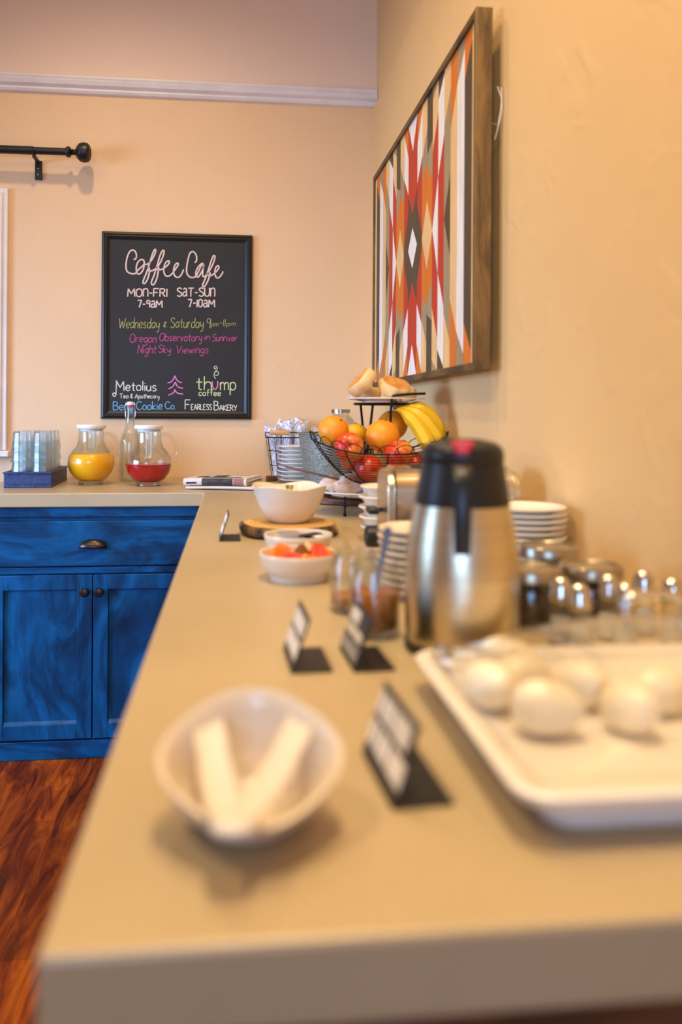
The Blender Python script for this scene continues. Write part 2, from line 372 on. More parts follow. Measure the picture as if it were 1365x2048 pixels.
# cup pull: half dome
b = MB(); rings = []
for i in range(9):
    a = PI / 2 * i / 8
    rings.append([(.048 * math.cos(a) * math.cos(t), -.02 - .026 * math.cos(a) * abs(math.sin(t)) ** .8 - .001, .735 - .012 + .030 * math.sin(a)) for t in [PI + PI * j / 16 for j in range(17)]])
b.loft(rings, closed=False, caps=False)
o = b.build('cup_pull', M['bronze'], dr); o.modifiers.new('solid', 'SOLIDIFY').thickness = .002
for s, (a0, a1), kx in ((-1, (-.345, -.002), -.024), (1, (.002, .345), .024)):
    b = MB(); recess_panel(b, a0, a1, .072, .630, 0)
    d = b.build('door', M['blue'], cb, bevel=.0015); knob(d, (kx, -.02, .575))
nc = thing('base_cabinet', 'dark base cabinet run under the near worktop, seen below its front edge', 'cabinet', (-.06, .49, 0))
MB().box((0.03, 0.0, .0), (.65, 2.325, .861)).build('carcass', M['dark_wood'], nc, smooth=0)
for i in range(4):
    b = MB(); T = Matrix(((0, 1, 0, .03), (-1, 0, 0, 2.32), (0, 0, 1, 0), (0, 0, 0, 1)))
    bb = MB(); recess_panel(bb, .02 + i * .575, .02 + i * .575 + .555, .08, .84, 0)
    b.add(bb.v, bb.f, T); d = b.build('door', M['blue'], nc, bevel=.0015)
    k = MB().lathe([(0, 0), (.009, 0), (.006, .006), (.006, .012), (.015, .018), (.0165, .024), (.012, .031), (0, .033)], 16, T=Matrix.Translation((.01, 2.30 - i * .575 - (.52 if i % 2 == 0 else .045), .72)) @ Matrix.Rotation(-PI / 2, 4, 'Y')).build('knob', M['bronze'], d)
b = MB().prism([(-.099, .425), (WX - .001, .425), (WX - .001, BY - .001), (-.90, BY - .001), (-.90, 2.80), (-.095, 2.80)], .862, CT)
tag(b.build('worktop', M['counter'], smooth=0, bevel=.004), 'long grey-beige stone worktop running along the wall and round the corner', 'worktop')

# ------------------------------------------------------------------ curtain rod
cr = thing('curtain_rod', 'black curtain rod with round finial above the window at left', 'curtain rod', (0, 3.33, 2.232))
MB().tube([(-2.5, 0, 0), (-.80, 0, 0)], .0165, 18).tube([(-.81, 0, 0), (-.665, 0, 0)], .0145, 18).build('rod', M['black'], cr)
b = MB().lathe([(0, 0), (.0185, 0), (.022, .006), (.022, .012), (.017, .018), (.010, .022), (.013, .026), (.010, .030), (.013, .034), (.012, .038), (.024, .042), (.036, .054), (.040, .070), (.037, .086), (.028, .094), (.018, .096), (.016, .093), (0, .093)], 28, T=Matrix.Translation((-.672, 0, 0)) @ Matrix.Rotation(PI / 2, 4, 'Y'))
b.build('finial', M['black'], cr)
b = MB().box((-.812, .075, -.095), (-.784, .0855, -.018)).box((-.804, -.004, -.028), (-.792, .08, -.016)).tube([(-.798, .022 * math.sin(t), -.0 + .0205 * math.cos(t)) for t in [PI * .5 + PI * k / 8 for k in range(9)]], .004, 8)
b.build('bracket', M['black'], cr, bevel=.002)
MB().ball((-.798, .074, -.05), .004).ball((-.798, .074, -.075), .004).build('screw', M['chrome'], cr)

# ------------------------------------------------------------------ chalkboard
# stroke alphabet: grid units, cap height 7; '~' = smooth stroke
G = {
 'A': (5, "0,0 2.5,7 5,0|1,2.5 4,2.5"), 'B': (4.3, "0,0 0,7|~0,7 3,6.6 3.6,5.3 2.8,4 0,3.7|~0,3.7 3.5,3.4 4.3,1.8 3.2,.3 0,0"),
 'C': (4.6, "~4.5,5.8 3,7 1,6 0,3.5 1,1 3,0 4.6,1.1"), 'E': (4, "4,7 0,7 0,0 4,0|0,3.6 3,3.6"), 'F': (4, "4,7 0,7 0,0|0,3.6 3.2,3.6"),
 'I': (.4, "0.2,0 0.2,7"), 'K': (4.3, "0,0 0,7|4,7 0,3 4.3,0"), 'L': (3.8, "0,7 0,0 3.8,0"), 'M': (5.6, "0,0 0.4,7 2.8,2.5 5.2,7 5.6,0"),
 'N': (4.2, "0,0 0,7 4.2,0 4.2,7"), 'O': (4.6, "~2.3,7 .5,6 0,3.5 .5,1 2.3,0 4.1,1 4.6,3.5 4.1,6 2.3,7"), 'R': (4.2, "0,0 0,7|~0,7 3,6.7 3.8,5.3 2.8,3.8 0,3.5|1.5,3.6 4.2,0"),
 'S': (4, "~4,6 2.6,7 .6,6.4 .5,5 2,3.9 3.8,2.8 4,1.2 2.3,0 .2,.9"), 'T': (4.6, "0,7 4.6,7|2.3,7 2.3,0"), 'U': (4, "~0,7 0,2 1,.2 3,.2 4,2 4,7"),
 'V': (4.6, "0,7 2.3,0 4.6,7"), 'W': (6.2, "0,7 1.6,0 3.1,5 4.7,0 6.2,7"), 'Y': (4.5, "0,7 2.2,3.5|4.5,7 1.6,0"),
 '{': (3.6, "0,0 0,6.8|~0,4.5 .8,6.5 2.4,6.8 3.5,5.5 3.6,0"), '}': (3.5, "~.4,5.6 1.6,6.6 3,5.8 3.2,3 3.4,0|~3.2,3.6 1,3.4 .1,1.8 .9,.1 2.4,.6 3.2,2"),
 'a': (3.3, "~3.2,3.4 1.8,4.1 .4,3.2 .1,1.6 1,.1 2.4,.5 3.2,2|3.2,4 3.3,.2"), 'b': (3.3, "0,7 0,0|~0,2.5 1,4 2.6,3.8 3.3,2 2.5,.2 .9,.1 0,1.2"),
 'c': (3.1, "~3,3.2 1.8,4 .4,3.1 .1,1.6 1,.1 2.2,.1 3.1,.8"), 'd': (3.2, "3.2,7 3.2,0|~3.2,3.2 2,4.1 .5,3.3 0,1.8 .8,.1 2.2,.3 3.2,1.6"),
 'e': (3.1, "~.2,2 3.1,2.3 2.6,3.8 1.3,4 .2,2.9 .2,1.2 1.3,.0 3.1,.7"), 'f': (2.6, "~2.8,6.3 1.9,7 1.1,6 1.1,0|0,4 2.5,4"),
 'g': (3.2, "~3.1,3.3 1.8,4.1 .4,3.2 .2,1.6 1.1,.3 2.4,.8 3.1,2|~3.1,4 3.2,-1 2.4,-2.4 1,-2.5 .1,-1.7"), 'h': (3, "0,7 0,0|~0,2.5 1,4 2.4,3.9 3,2.8 3,0"),
 'i': (.4, ".2,4 .2,0|.2,5.4 0.3,5.8"), 'k': (3, "0,7 0,0|2.8,4 0,1.8 3,0"), 'l': (.4, ".2,7 .2,0"),
 'm': (4.6, "0,4 0,0|~0,2.5 .8,3.9 1.9,3.8 2.3,2.5 2.3,0|~2.3,2.5 3.1,3.9 4.2,3.8 4.6,2.6 4.6,0"), 'n': (2.9, "0,4 0,0|~0,2.5 1,4 2.4,3.8 2.9,2.6 2.9,0"),
 'o': (3.2, "~1.6,4 .3,3.2 0,2 .4,.6 1.6,0 2.9,.6 3.2,2 2.8,3.4 1.6,4"), 'p': (3.2, "0,4 0,-2.8|~0,2.8 1,4 2.6,3.7 3.2,2 2.5,.3 1,0 0,1.2"),
 'r': (2.2, "0,4 0,0|~0,2.3 .8,3.7 2.2,3.9"), 's': (2.7, "~2.6,3.5 1.4,4.1 .3,3.4 .8,2.3 2.3,1.7 2.6,.6 1.3,-.1 .1,.6"), 't': (2.4, "1.2,6 1.2,.5 2.4,.0|0,4 2.6,4"),
 'u': (2.9, "~0,4 0,1.2 .8,.1 2,.3 2.9,1.8|2.9,4 2.9,0"), 'v': (3, "0,4 1.5,0 3,4"), 'w': (4.4, "0,4 1.1,0 2.2,3.3 3.3,0 4.4,4"),
 'y': (3, "~0,4 .1,2 1,.9 2.2,1.3 3,2.6|~3,4 2.9,-1 2,-2.6 .6,-2.3"), '9': (3.1, "~3,5.5 2.2,6.9 .7,6.8 .1,5.2 .8,3.9 2.2,4 3,5.4|3.1,6.5 2.8,0"),
 '7': (3.6, "0,7 3.6,7 1.6,0"), '1': (.4, ".2,7 .2,0"), '0': (3.4, "~1.7,7 .3,6 0,3.5 .3,1 1.7,0 3.1,1 3.4,3.5 3.1,6 1.7,7"), '-': (2.4, "0,3.3 2.4,3.3"),
 '&': (3, "~2.4,5.2 1.2,5.6 .4,4.7 1.4,3.7 .2,2.8 .4,1.4 1.6,1 2.7,1.6|1.4,6.4 1.3,.2"), '.': (.4, "0,0 .3,.3")}
def smooth_pts(P, k=4):
    out = []
    for i in range(len(P) - 1):
        p0, p1, p2, p3 = P[max(i - 1, 0)], P[i], P[i + 1], P[min(i + 2, len(P) - 1)]
        for j in range(k):
            t = j / k
            out.append(tuple(.5 * (2 * p1[a] + (p2[a] - p0[a]) * t + (2 * p0[a] - 5 * p1[a] + 4 * p2[a] - p3[a]) * t * t + (3 * p1[a] - p0[a] - 3 * p2[a] + p3[a]) * t ** 3) for a in range(2)))
    return out + [tuple(P[-1])]
def glyph_strokes(ch):
    for st in G[ch][1].split('|'):
        sm = st.startswith('~'); pts = [tuple(map(float, q.split(','))) for q in st.lstrip('~').split()]
        yield smooth_pts(pts) if sm else pts
SX, SZ = .00207, .00209
def to_board(px, py):
    return ((px - 354.5) * SX, (651 - py + (838 - py) * 7.2e-5 * (px - 354.5)) * SZ)
cbd = thing('chalkboard', 'black framed chalkboard with coloured chalk writing on the back wall', 'chalkboard', (-.230, BY - .001, 1.545))
HW, HH = .311, .388
fp = [(0, 0), (0, -.012), (.005, -.019), (.011, -.022), (.015, -.018), (.020, -.0195), (.026, -.014), (.031, -.012), (.031, 0)]
b = MB(); rings = []
for sx, sz in ((-1, -1), (1, -1), (1, 1), (-1, 1)): rings.append([(sx * (HW - q), p, sz * (HH - q)) for q, p in fp])
b.loft(rings, True, False, loop=True); b.build('frame', M['black'], cbd, smooth=25)
MB().box((-HW + .025, -.009, -HH + .025), (HW - .025, -.002, HH - .025)).build('board', M['chalk_board'], cbd, smooth=0)
YB = -.0098
def stroke(b, pts, r):
    run = [pts[0]]
    for i in range(1, len(pts)):
        run.append(pts[i])
        if i < len(pts) - 1:
            a, c = Vector(pts[i]) - Vector(pts[i - 1]), Vector(pts[i + 1]) - Vector(pts[i])
            if a.length < 1e-6 or c.length < 1e-6 or a.angle(c) < .7: continue
        b.tube([(x, YB, z) for x, z in run], r, 6, flat=.0008, ref=(0, 1, 0)); run = [pts[i]]
def write(b, s, px, py, hpx, wpx, r, slant=.12, rise=0, jitter=.06):
    u = hpx / 7; tot = sum((G[c][0] if c != ' ' else 2.6) + 1.1 for c in s) - 1.1; k = wpx / (tot * u); x = 0
    for c in s:
        if c == ' ': x += 3.7; continue
        dy = random.uniform(-jitter, jitter) * 4
        for pts in glyph_strokes(c):
            stroke(b, [to_board(px + (x + gx + gy * slant) * u * k, py - (gy + dy) * u - rise * (x * u * k) / max(wpx, 1)) for gx, gy in pts], r)
        x += G[c][0] + 1.1
def chalk(name, c): return mat('chalk_' + name, c, .9, c2=tuple(x * .75 for x in srgb(c)[:3]) + (1,), ns=300)
CK = {k: chalk(k, c) for k, c in (('cream', '#f0d4c8'), ('yellow', '#b8b868'), ('pink', '#dc5a9c'), ('hot_pink', '#f08cc8'), ('lime', '#d8eca8'), ('pale', '#f2f0d8'), ('sky', '#7cc8f0'))}
def Z(s, ox, oy, sc): return [(ox + float(a) / sc, oy + float(c) / sc) for a, c in (q.split(',') for q in s.split())]
b = MB()
for s in ("165,170 190,165 202,130 190,80 155,55 115,80 90,140 75,220 78,300 105,335 150,350 190,345 225,300 290,240 296,200 280,175 245,180 215,215 200,270 205,330 228,355 262,335 288,290 300,235 320,235 355,220 400,160 432,90 438,52 425,48 400,100 375,180 350,260 325,340 300,400 283,450 292,472 315,460 345,400 362,330 360,285 345,270 350,310 385,315 440,285 490,220 525,140 541,80 532,60 512,75 485,140 465,220 440,300 415,380 390,440 388,475 405,488 430,465 455,400 470,320 475,270 455,265 465,300 510,295 555,270 600,225 605,195 590,188 560,215 540,270 540,330 560,370 590,380 630,360 670,310 712,245 714,222 700,218 675,245 660,300 665,355 685,385 710,395 745,375 770,330 782,295",
          "920,212 940,190 945,150 930,100 895,72 860,95 840,160 825,240 820,310 832,360 865,390 900,395 930,385 950,360 1000,250 1030,228 1010,222 975,250 945,300 935,350 945,385 970,385 1000,340 1030,270 1035,235 1025,300 1020,360 1030,385 1060,370 1110,300 1150,220 1172,150 1168,125 1150,130 1125,190 1100,270 1075,350 1045,430 1022,480 1025,505 1045,505 1080,450 1105,380 1112,340 1090,330 1085,365 1120,372 1170,340 1215,290 1222,260 1208,248 1185,270 1172,320 1180,375 1205,400 1230,390 1258,355 1276,318"):
    stroke(b, smooth_pts([to_board(*p) for p in Z(s, 240, 490, 6.205)], 3), .0031)
b.build('chalk_title', CK['cream'], cbd, smooth=60)
b = MB()
write(b, 'MO{-FRI', 255.5, 592, 16, 78, .0026, .02); write(b, '7-9}M', 275, 613.5, 14, 49, .0026, .02); b.build('chalk_hours', CK['cream'], cbd, smooth=60)
b = MB(); write(b, 'S}T-SU{', 353, 591.5, 17, 76, .0026, .02); write(b, '7-10}M', 375, 612.5, 15, 54, .0026, .02); b.build('chalk_hours', CK['cream'], cbd, smooth=60)
b = MB(); write(b, 'Wednesday', 238, 655, 20, 80, .0014); write(b, '&', 326, 654, 14, 7, .0013); write(b, 'Saturday', 340, 654, 20, 66, .0014); write(b, '9', 412, 655, 19, 8, .0014)
write(b, 'pm', 422, 651, 9, 14, .001); write(b, '-11', 438, 651, 14, 12, .0011); write(b, 'pm', 453, 650, 9, 18, .001)
b.build('chalk_evening_hours', CK['yellow'], cbd, smooth=60)
b = MB(); write(b, 'Oregon', 260, 683.5, 17, 52, .0014); write(b, 'Observatory', 319, 681, 16, 84, .0013); write(b, 'in', 409, 678, 12, 10, .0013); write(b, 'Sunriver', 424, 680.5, 14, 50, .0013)
write(b, 'Night', 276, 705, 17, 36, .0013); write(b, 'Sky', 316, 704, 15, 25, .0013); write(b, 'Viewings', 352, 705, 15, 64, .0013)
b.build('chalk_event', CK['pink'], cbd, smooth=60)
b = MB(); write(b, 'Metolius', 234, 780.5, 19, 79, .0019, .0); stroke(b, smooth_pts([to_board(*p) for p in Z('75,180 72,260 70,330 50,345 38,325 50,308 66,318', 220, 725, 5.15)]), .0019)
write(b, 'Tea', 241, 795.5, 9, 17, .0013, 0); write(b, '&', 262, 796, 11, 6, .0013, 0); write(b, 'Apothecary', 271, 795.5, 9, 48, .0012, .05)
b.build('chalk_tea_name', CK['pale'], cbd, smooth=60)
b = MB()
for s in ("595,205 635,190 660,155 670,130 685,165 710,190 742,200", "605,265 645,245 665,215 675,195 690,230 715,250 755,258", "605,330 650,310 665,290 670,270 682,295 705,310 757,318"):
    stroke(b, smooth_pts([to_board(*p) for p in Z(s, 220, 725, 5.15)]), .0022)
b.build('chalk_tree', CK['hot_pink'], cbd, smooth=60)
b = MB(); write(b, 'th', 393, 778, 27, 30, .0021, 0, jitter=0); write(b, 'mp', 441.5, 778, 26, 31, .0021, 0, jitter=0); write(b, 'coffee', 398, 789.5, 12, 44, .0017, 0)
b.build('chalk_coffee_name', CK['lime'], cbd, smooth=60)
b = MB(); stroke(b, smooth_pts([to_board(*p) for p in Z("1055,185 1060,240 1085,268 1110,240 1113,180", 220, 725, 5.15)]), .0023); b.build('chalk_cup', CK['hot_pink'], cbd, smooth=60)
b = MB()
for s in ("1090,160 1075,130 1080,95 1110,85 1122,105 1105,125 1085,118", "1085,82 1105,65 1103,35 1085,28 1073,45 1085,58 1095,45"): stroke(b, smooth_pts([to_board(*p) for p in Z(s, 220, 725, 5.15)]), .0014)
b.build('chalk_steam', CK['pale'], cbd, smooth=60)
b = MB(); write(b, 'Bend', 228.5, 819, 17, 38, .0015, 0); write(b, 'Cookie', 274, 818, 17, 51, .0016, 0); write(b, 'Co.', 331, 817, 15, 21, .0016, 0); b.build('chalk_cookie_name', CK['sky'], cbd, smooth=60)
b = MB(); write(b, 'F', 371, 817, 19, 10, .0018, 0); write(b, 'EARLESS', 383, 818, 11, 41, .0015, 0, jitter=.02); write(b, 'B', 429, 818, 18, 9, .0018, 0); write(b, 'AKERY', 440, 819, 11, 35, .0015, 0, jitter=.02)
b.build('chalk_bakery_name', CK['pale'], cbd, smooth=60)

# ------------------------------------------------------------------ wall art on the right wall
A0, A1, Z0, Z1 = 1.735, 3.045, 1.285, 2.090; XF, XB = .532, .570
art = thing('wall_art', 'large wooden wall art of coloured geometric strips in a brown frame', 'wall art', (XB, (A0 + A1) / 2, Z0))
hw, hh = (A1 - A0) / 2, (Z1 - Z0) / 2; D = XF - XB
for y0, y1 in ((-hw, -hw + .018), (hw - .018, hw)): MB().box((D, y0, 0), (0, y1, 2 * hh)).build('frame_upright', M['frame_wood_v'], art, bevel=.0015)
for z0, z1 in ((0, .018), (2 * hh - .018, 2 * hh)): MB().box((D, -hw + .018, z0), (0, hw - .018, z1)).build('frame_rail', M['frame_wood'], art, bevel=.0015)
b = MB(); PX = D + .007; ph = hh - .018; pw = hw - .018; zc = hh
b.box((PX + .003, -pw, .018), (-.004, pw, 2 * hh - .018), mi=5)
KEY = 'WCROGB'; SW = .0605
STR = [[('W', .16, 0), ('B', .27, .44), ('R', .76, 1.0), ('W', 1.3, 1.3)],
       [('B', .30, .06), ('R', .46, .62), ('W', .76, .98), ('O', 1.3, 1.3)],
       [('C', 0, .25), ('O', .44, .52), ('G', .60, .78), ('C', 1.3, 1.3)],
       [('C', .25, 0), ('O', .50, .36), ('G', .58, .64), ('B', 1.3, 1.3)],
       [('W', 0, .33), ('R', .55, .78), ('C', .92, 1.08), ('G', 1.3, 1.3)],
       [('R', .33, .57), ('W', .86, .98), ('B', 1.3, 1.3)],
       [('B', 0, .27), ('G', .62, .82), ('C', 1.3, 1.3)],
       [('C', .55, .78), ('O', 1.3, 1.3)],
       [('W', .78, .93), ('G', 1.3, 1.3)],
       [('B', .74, .92), ('O', 1.3, 1.3)],
       [('C', 1.3, 1.3)]]
g = .0008
for i, pieces in enumerate(STR):
    y0, y1 = i * SW + (g if i else 0), min((i + 1) * SW - g, pw)
    if i == 10: y1 = pw
    pa = pb = 0.0
    for c, a_, b_ in pieces:
        a2, b2 = min(a_, 1), min(b_, 1)
        for sy in (1, -1):
            for sz in (1, -1):
                poly = [(sy * y0, zc + sz * pa * ph), (sy * y1, zc + sz * pb * ph), (sy * y1, zc + sz * b2 * ph), (sy * y0, zc + sz * a2 * ph)]
                pts = [p for k, p in enumerate(poly) if p != poly[k - 1]]
                if len(pts) < 3: continue
                n = len(pts)
                b.add([(PX, y, z) for y, z in pts] + [(PX + .0035, y, z) for y, z in pts], [tuple(range(n)), tuple(range(n, 2 * n))] + [(k, (k + 1) % n, n + (k + 1) % n, n + k) for k in range(n)], mi=KEY.index(c))
        pa, pb = a2, b2
b.build('strip_panel', [M['art' + k] for k in KEY], art, smooth=0)
b = MB().tube([(.006, -hw + .03, .56), (.015, -hw + .004, .545), (.021, -hw - .003, .60), (.012, -hw + .002, .63), (.019, -hw - .004, .625), (.021, -hw - .003, .575), (.012, -hw + .004, .53), (.009, -hw + .01, .515)], .0009, 6)
b.build('hanging_cord', M['string'], art)

# ------------------------------------------------------------------ left end: tray of tumblers, jugs, bottle, newspapers
ty = thing('serving_tray', 'dark blue woven tray holding stacked tumblers', 'tray', (-.733, 2.995, CT), R(2))
w2 = .083; L = .335
b = MB().box((-w2, 0, 0), (w2, L, .012)); b.box((-w2, 0, .012), (w2, .010, .050)).box((-w2, L - .01, .012), (w2, L, .050)).box((-w2, .01, .012), (-w2 + .01, L - .01, .050)).box((w2 - .01, .01, .012), (w2, L - .01, .050))
b.build('tray_body', M['blue_dark'], ty, bevel=.002)
b = MB()
for p, q in (((-w2 - .003, -.003), (w2 + .003, .012)), ((-w2 - .003, L - .012), (w2 + .003, L + .003)), ((-w2 - .003, .012), (-w2 + .012, L - .012)), ((w2 - .012, .012), (w2 + .003, L - .012))): b.box((p[0], p[1], .050), (q[0], q[1], .057))
b.build('rim', M['blue_dark'], ty, bevel=.002)
tb = MB().lathe([(.0345, 0), (.0352, .0015), (.0346, .004), (.0338, .006), (.0265, .070), (.024, .075), (0, .075), (0, .067), (.0225, .066), (.0243, .062), (.0318, .006), (.0328, .0)], 12, caps=False)
# close the mouth rim
n_ = 12; k0 = 0; kl = 11 * n_
tb.f += [(j, kl + j, kl + (j + 1) % n_, (j + 1) % n_) for j in range(n_)]; tb.mi += [0] * n_
tum = None; GT = 'upside-down tumblers stacked in the blue tray'
for r_, rn in enumerate(('front', 'second', 'third', 'rear')):
    for c_, cn in enumerate(('left', 'right')):
        for lv in range(4):
            lab = 'clear tumbler, %s in the %s %s stack on the blue tray' % (level(lv, 4).replace(' from the bottom', ' up'), rn, cn)
            px_, py_ = -.036 + c_ * .072, .048 + r_ * .0745
            loc = (-.733 + px_ - py_ * math.sin(R(2)), 2.995 + py_, CT + .0125 + lv * .0385)
            if tum is None: tum = tb.build('drinking_glass', M['glass_stack'], smooth=18); tag(tum, lab, 'glass', GT); tum.location = loc
            else: dup(tum, loc, label=lab, group=GT)

def jug(label, loc, fill, liquid, rotz):
    t = thing('juice_jug', label, 'jug', loc, rotz, 'round glass juice jugs')
    outer = [(.030, .0), (.046, .0), (.047, .006), (.044, .010), (.060, .022), (.078, .048), (.087, .078), (.084, .105), (.070, .128), (.055, .145), (.049, .165), (.047, .200), (.049, .212)]
    inner = [(.046, .212), (.044, .200), (.046, .165), (.052, .144), (.067, .127), (.081, .104), (.084, .078), (.075, .049), (.057, .0255), (.040, .015), (0, .014)]
    MB().lathe([(0, .004)] + outer + inner, 40).build('jug_body', M['glass'], t, smooth=50)
    ins = [(r + (.0018 if z > .02 else -.001), z) for r, z in inner[::-1] if z < fill - .004]
    ins[0] = (0, .016)
    import bisect
    zs = [(z, r) for r, z in inner[::-1]]
    for (za, ra), (zb, rb) in zip(zs, zs[1:]):
        if za <= fill <= zb: rf = ra + (rb - ra) * (fill - za) / (zb - za) + .0016
    MB().lathe(ins + [(rf, fill), (0, fill)], 40).build('juice', liquid, t, smooth=50)
    MB().lathe([(0, .2125), (.052, .2125), (.054, .216), (.054, .224), (.050, .227), (0, .229)], 36).lathe([(0, .203), (.042, .203), (.043, .2124), (0, .2124)], 30).build('lid', M['white_plastic'], t)
    MB().lathe([(0, fill + .006), (.014, fill + .008), (.018, fill + .02), (.018, .2025), (.016, .2025), (.016, fill + .02), (0, fill + .012)], 20).build('ice_tube', M['glass'], t, smooth=60)
    MB().tube(smooth_pts3([(.046, 0, .190), (.066, 0, .192), (.086, 0, .178), (.1, 0, .15), (.104, 0, .122), (.096, 0, .108)]), .0065, 10).build('handle', M['glass'], t, smooth=60)
    return t
def smooth_pts3(P, k=4):
    out = []
    for i in range(len(P) - 1):
        p0, p1, p2, p3 = P[max(i - 1, 0)], P[i], P[i + 1], P[min(i + 2, len(P) - 1)]
        for j in range(k):
            t = j / k
            out.append(tuple(.5 * (2 * p1[a] + (p2[a] - p0[a]) * t + (2 * p0[a] - 5 * p1[a] + 4 * p2[a] - p3[a]) * t * t + (3 * p1[a] - p0[a] - 3 * p2[a] + p3[a]) * t ** 3) for a in range(3)))
    return out + [tuple(P[-1])]
jug('round glass jug of orange juice with white lid beside the tumbler tray', (-.533, 3.135, CT), .116, M['orange_juice'], R(12))
jug('round glass jug of red juice with white lid in front of the bottle', (-.312, 3.075, CT), .082, M['red_juice'], R(6))
t = thing('glass_bottle', 'tall clear swing-top bottle behind the red juice jug', 'bottle', (-.405, 3.27, CT))
MB().lathe([(0, .004), (.036, 0), (.040, .004), (.040, .150), (.037, .172), (.028, .196), (.0185, .225), (.015, .270), (.015, .284), (.0175, .286), (.0175, .294), (.0125, .296), (.0115, .284), (.0125, .27), (.016, .225), (.0255, .196), (.0345, .171), (.0375, .15), (.0375, .008), (0, .008)], 32).build('bottle_body', M['glass'], t, smooth=50)
MB().lathe([(0, .009), (.0362, .009), (.0362, .15), (.0333, .170), (.027, .188), (0, .188)], 28).build('water', M['water'], t, smooth=50)
MB().lathe([(0, .2965), (.0145, .2965), (.0145, .3025), (0, .303)], 20).build('gasket', M['red_plastic'], t)
MB().lathe([(0, .3035), (.0145, .3035), (.016, .309), (.012, .316), (0, .318)], 20).build('stopper', M['white_plastic'], t)
b = MB()
for s in (-1, 1): b.tube([(s * .0175, 0, .245), (s * .0195, .004, .27), (s * .0185, 0, .295), (s * .0175, 0, .31)], .0014, 6)
b.tube([(-.0175, 0, .311), (.0175, 0, .311)], .0014, 6); b.build('bail_wire', M['chrome'], t)

def newspaper(label, loc, rot, w_, d_, h_, prints):
    t = thing('newspaper', label, 'newspaper', loc, rot, 'newspapers on the corner of the worktop')
    b = MB(); rings = []
    for i in range(13):
        a = -PI / 2 + PI * i / 12; rings.append((h_ / 2 * (1 - .9 * math.cos(a)), h_ / 2 + h_ / 2 * math.sin(a)))
    sec = rings + [(d_, h_ * .92), (d_, h_ * .06)]
    b.loft([[(x, y, z + (0.004 * math.sin(x * 9))) for y, z in sec] for x in [i * w_ / 12 for i in range(13)]])
    for k in range(1, 4): b.box((.002, .012, h_ * k / 4 - .0007), (w_ + .003 * k, d_ + .002 * k, h_ * k / 4 + .0007))
    b.build('folded_pages', M['paper'], t, smooth=40)
    def zt(y): return h_ * (1 - .08 * (y / d_))
    for mname, x0, x1, kind, y0, y1 in prints:
        b = MB(); 
        if kind == 'top':
            n = 8; vs = []; 
            for i in range(n + 1):
                x = x0 + (x1 - x0) * i / n
                for y in (y0, y1): vs.append((x, y, zt(y) + .0012 + .004 * math.sin(x * 9)))
            b.add(vs, [(2 * i, 2 * i + 1, 2 * i + 3, 2 * i + 2) for i in range(n)])
        else:
            n = 8
            R_ = []
            for i in range(n + 1):
                x = x0 + (x1 - x0) * i / n
                R_.append([(x, y - .0012, z + .004 * math.sin(x * 9)) for y, z in [(h_ / 2 * (1 - .9 * math.cos(a)), h_ / 2 + h_ / 2 * math.sin(a)) for a in [-PI / 2 * y0 + PI / 2 * (y1 + y0) * q / 8 for q in range(9)]]])
            b.loft(R_, closed=False, caps=False)
        b.build('printed_picture', M[mname], t, smooth=40)
    return t
newspaper('folded newspaper with dark front picture lying on top at the worktop corner', (-.175, 2.93, CT + .011), R(-17), .235, .21, .027,
          [('ink', .07, .185, 'front', .75, .8), ('ink_red', .188, .225, 'front', .75, .8), ('ink', .012, .05, 'front', .3, .05), ('ink', .03, .075, 'top', .05, .10), ('ink', .09, .14, 'top', .06, .13), ('ink', .07, .21, 'top', .018, .042), ('ink', .10, .21, 'top', .15, .16), ('ink', .02, .09, 'top', .16, .168)])
newspaper('thin newspaper at the bottom, peeking out under the folded one', (-.165, 2.918, CT + .001), R(-17), .26, .23, .0085, [('ink', .02, .23, 'top', .225, .228)])

# ------------------------------------------------------------------ back corner: cutlery basket, plates, bucket
bk = thing('wire_basket', 'dark wire basket with wooden handle full of napkin bundles', 'basket', (.252, 3.333, CT))
b = MB()
def oval(a, c, z, n=32): return [(a * math.cos(2 * PI * i / n), c * math.sin(2 * PI * i / n), z) for i in range(n)]
for a, c, z, r_ in ((.085, .045, .004, .002), (.095, .05, .06, .0014), (.105, .056, .12, .0014), (.113, .062, .175, .0028)): b.tube(oval(a, c, z), r_, 6, closed=True)
for i in range(16):
    t_ = 2 * PI * i / 16; b.tube([(a * math.cos(t_), c * math.sin(t_), z) for a, c, z in ((.085, .045, .004), (.095, .05, .06), (.105, .056, .12), (.113, .062, .175))], .0012, 5)
b.build('wire_body', M['black_metal'], bk)
b = MB().tube([(-.10, -.071, .196), (-.02, -.071, .196)], .0012, 6).tube([(-.113, -.01, .172), (-.116, -.03, .195), (-.113, -.066, .196), (-.10, -.071, .196)], .0022, 6).tube([(-.02, -.071, .196), (.0, -.071, .196), (.1, -.066, .196), (.113, -.01, .172)], .0022, 6).build('bail_wire', M['black_metal'], bk)
MB().tube([(-.102, -.071, .196), (-.095, -.071, .196), (-.06, -.071, .196), (-.028, -.071, .196), (-.02, -.071, .196)], lambda u: .008 + .003 * math.sin(PI * u), 14).build('handle', M['light_wood'], bk)
def napkin(seed):
    rr = random.Random(seed); ph_ = [rr.uniform(0, 6) for _ in range(5)]
    def sh(t, r, z):
        k = 1 + (.25 * math.sin(3 * t + ph_[0] + z * 30) + .15 * math.sin(7 * t + ph_[1])) * min(1, z / .15)
        return (r * k * math.cos(t), r * k * math.sin(t), z + .008 * math.sin(2 * t + ph_[2]) * (z / .2))
    return MB().lathe([(0, 0), (.019, 0), (.021, .05), (.021, .10), (.022, .14), (.031, .168), (.037, .188), (.033, .203), (.018, .198), (.008, .185), (0, .182)], 24, sh)
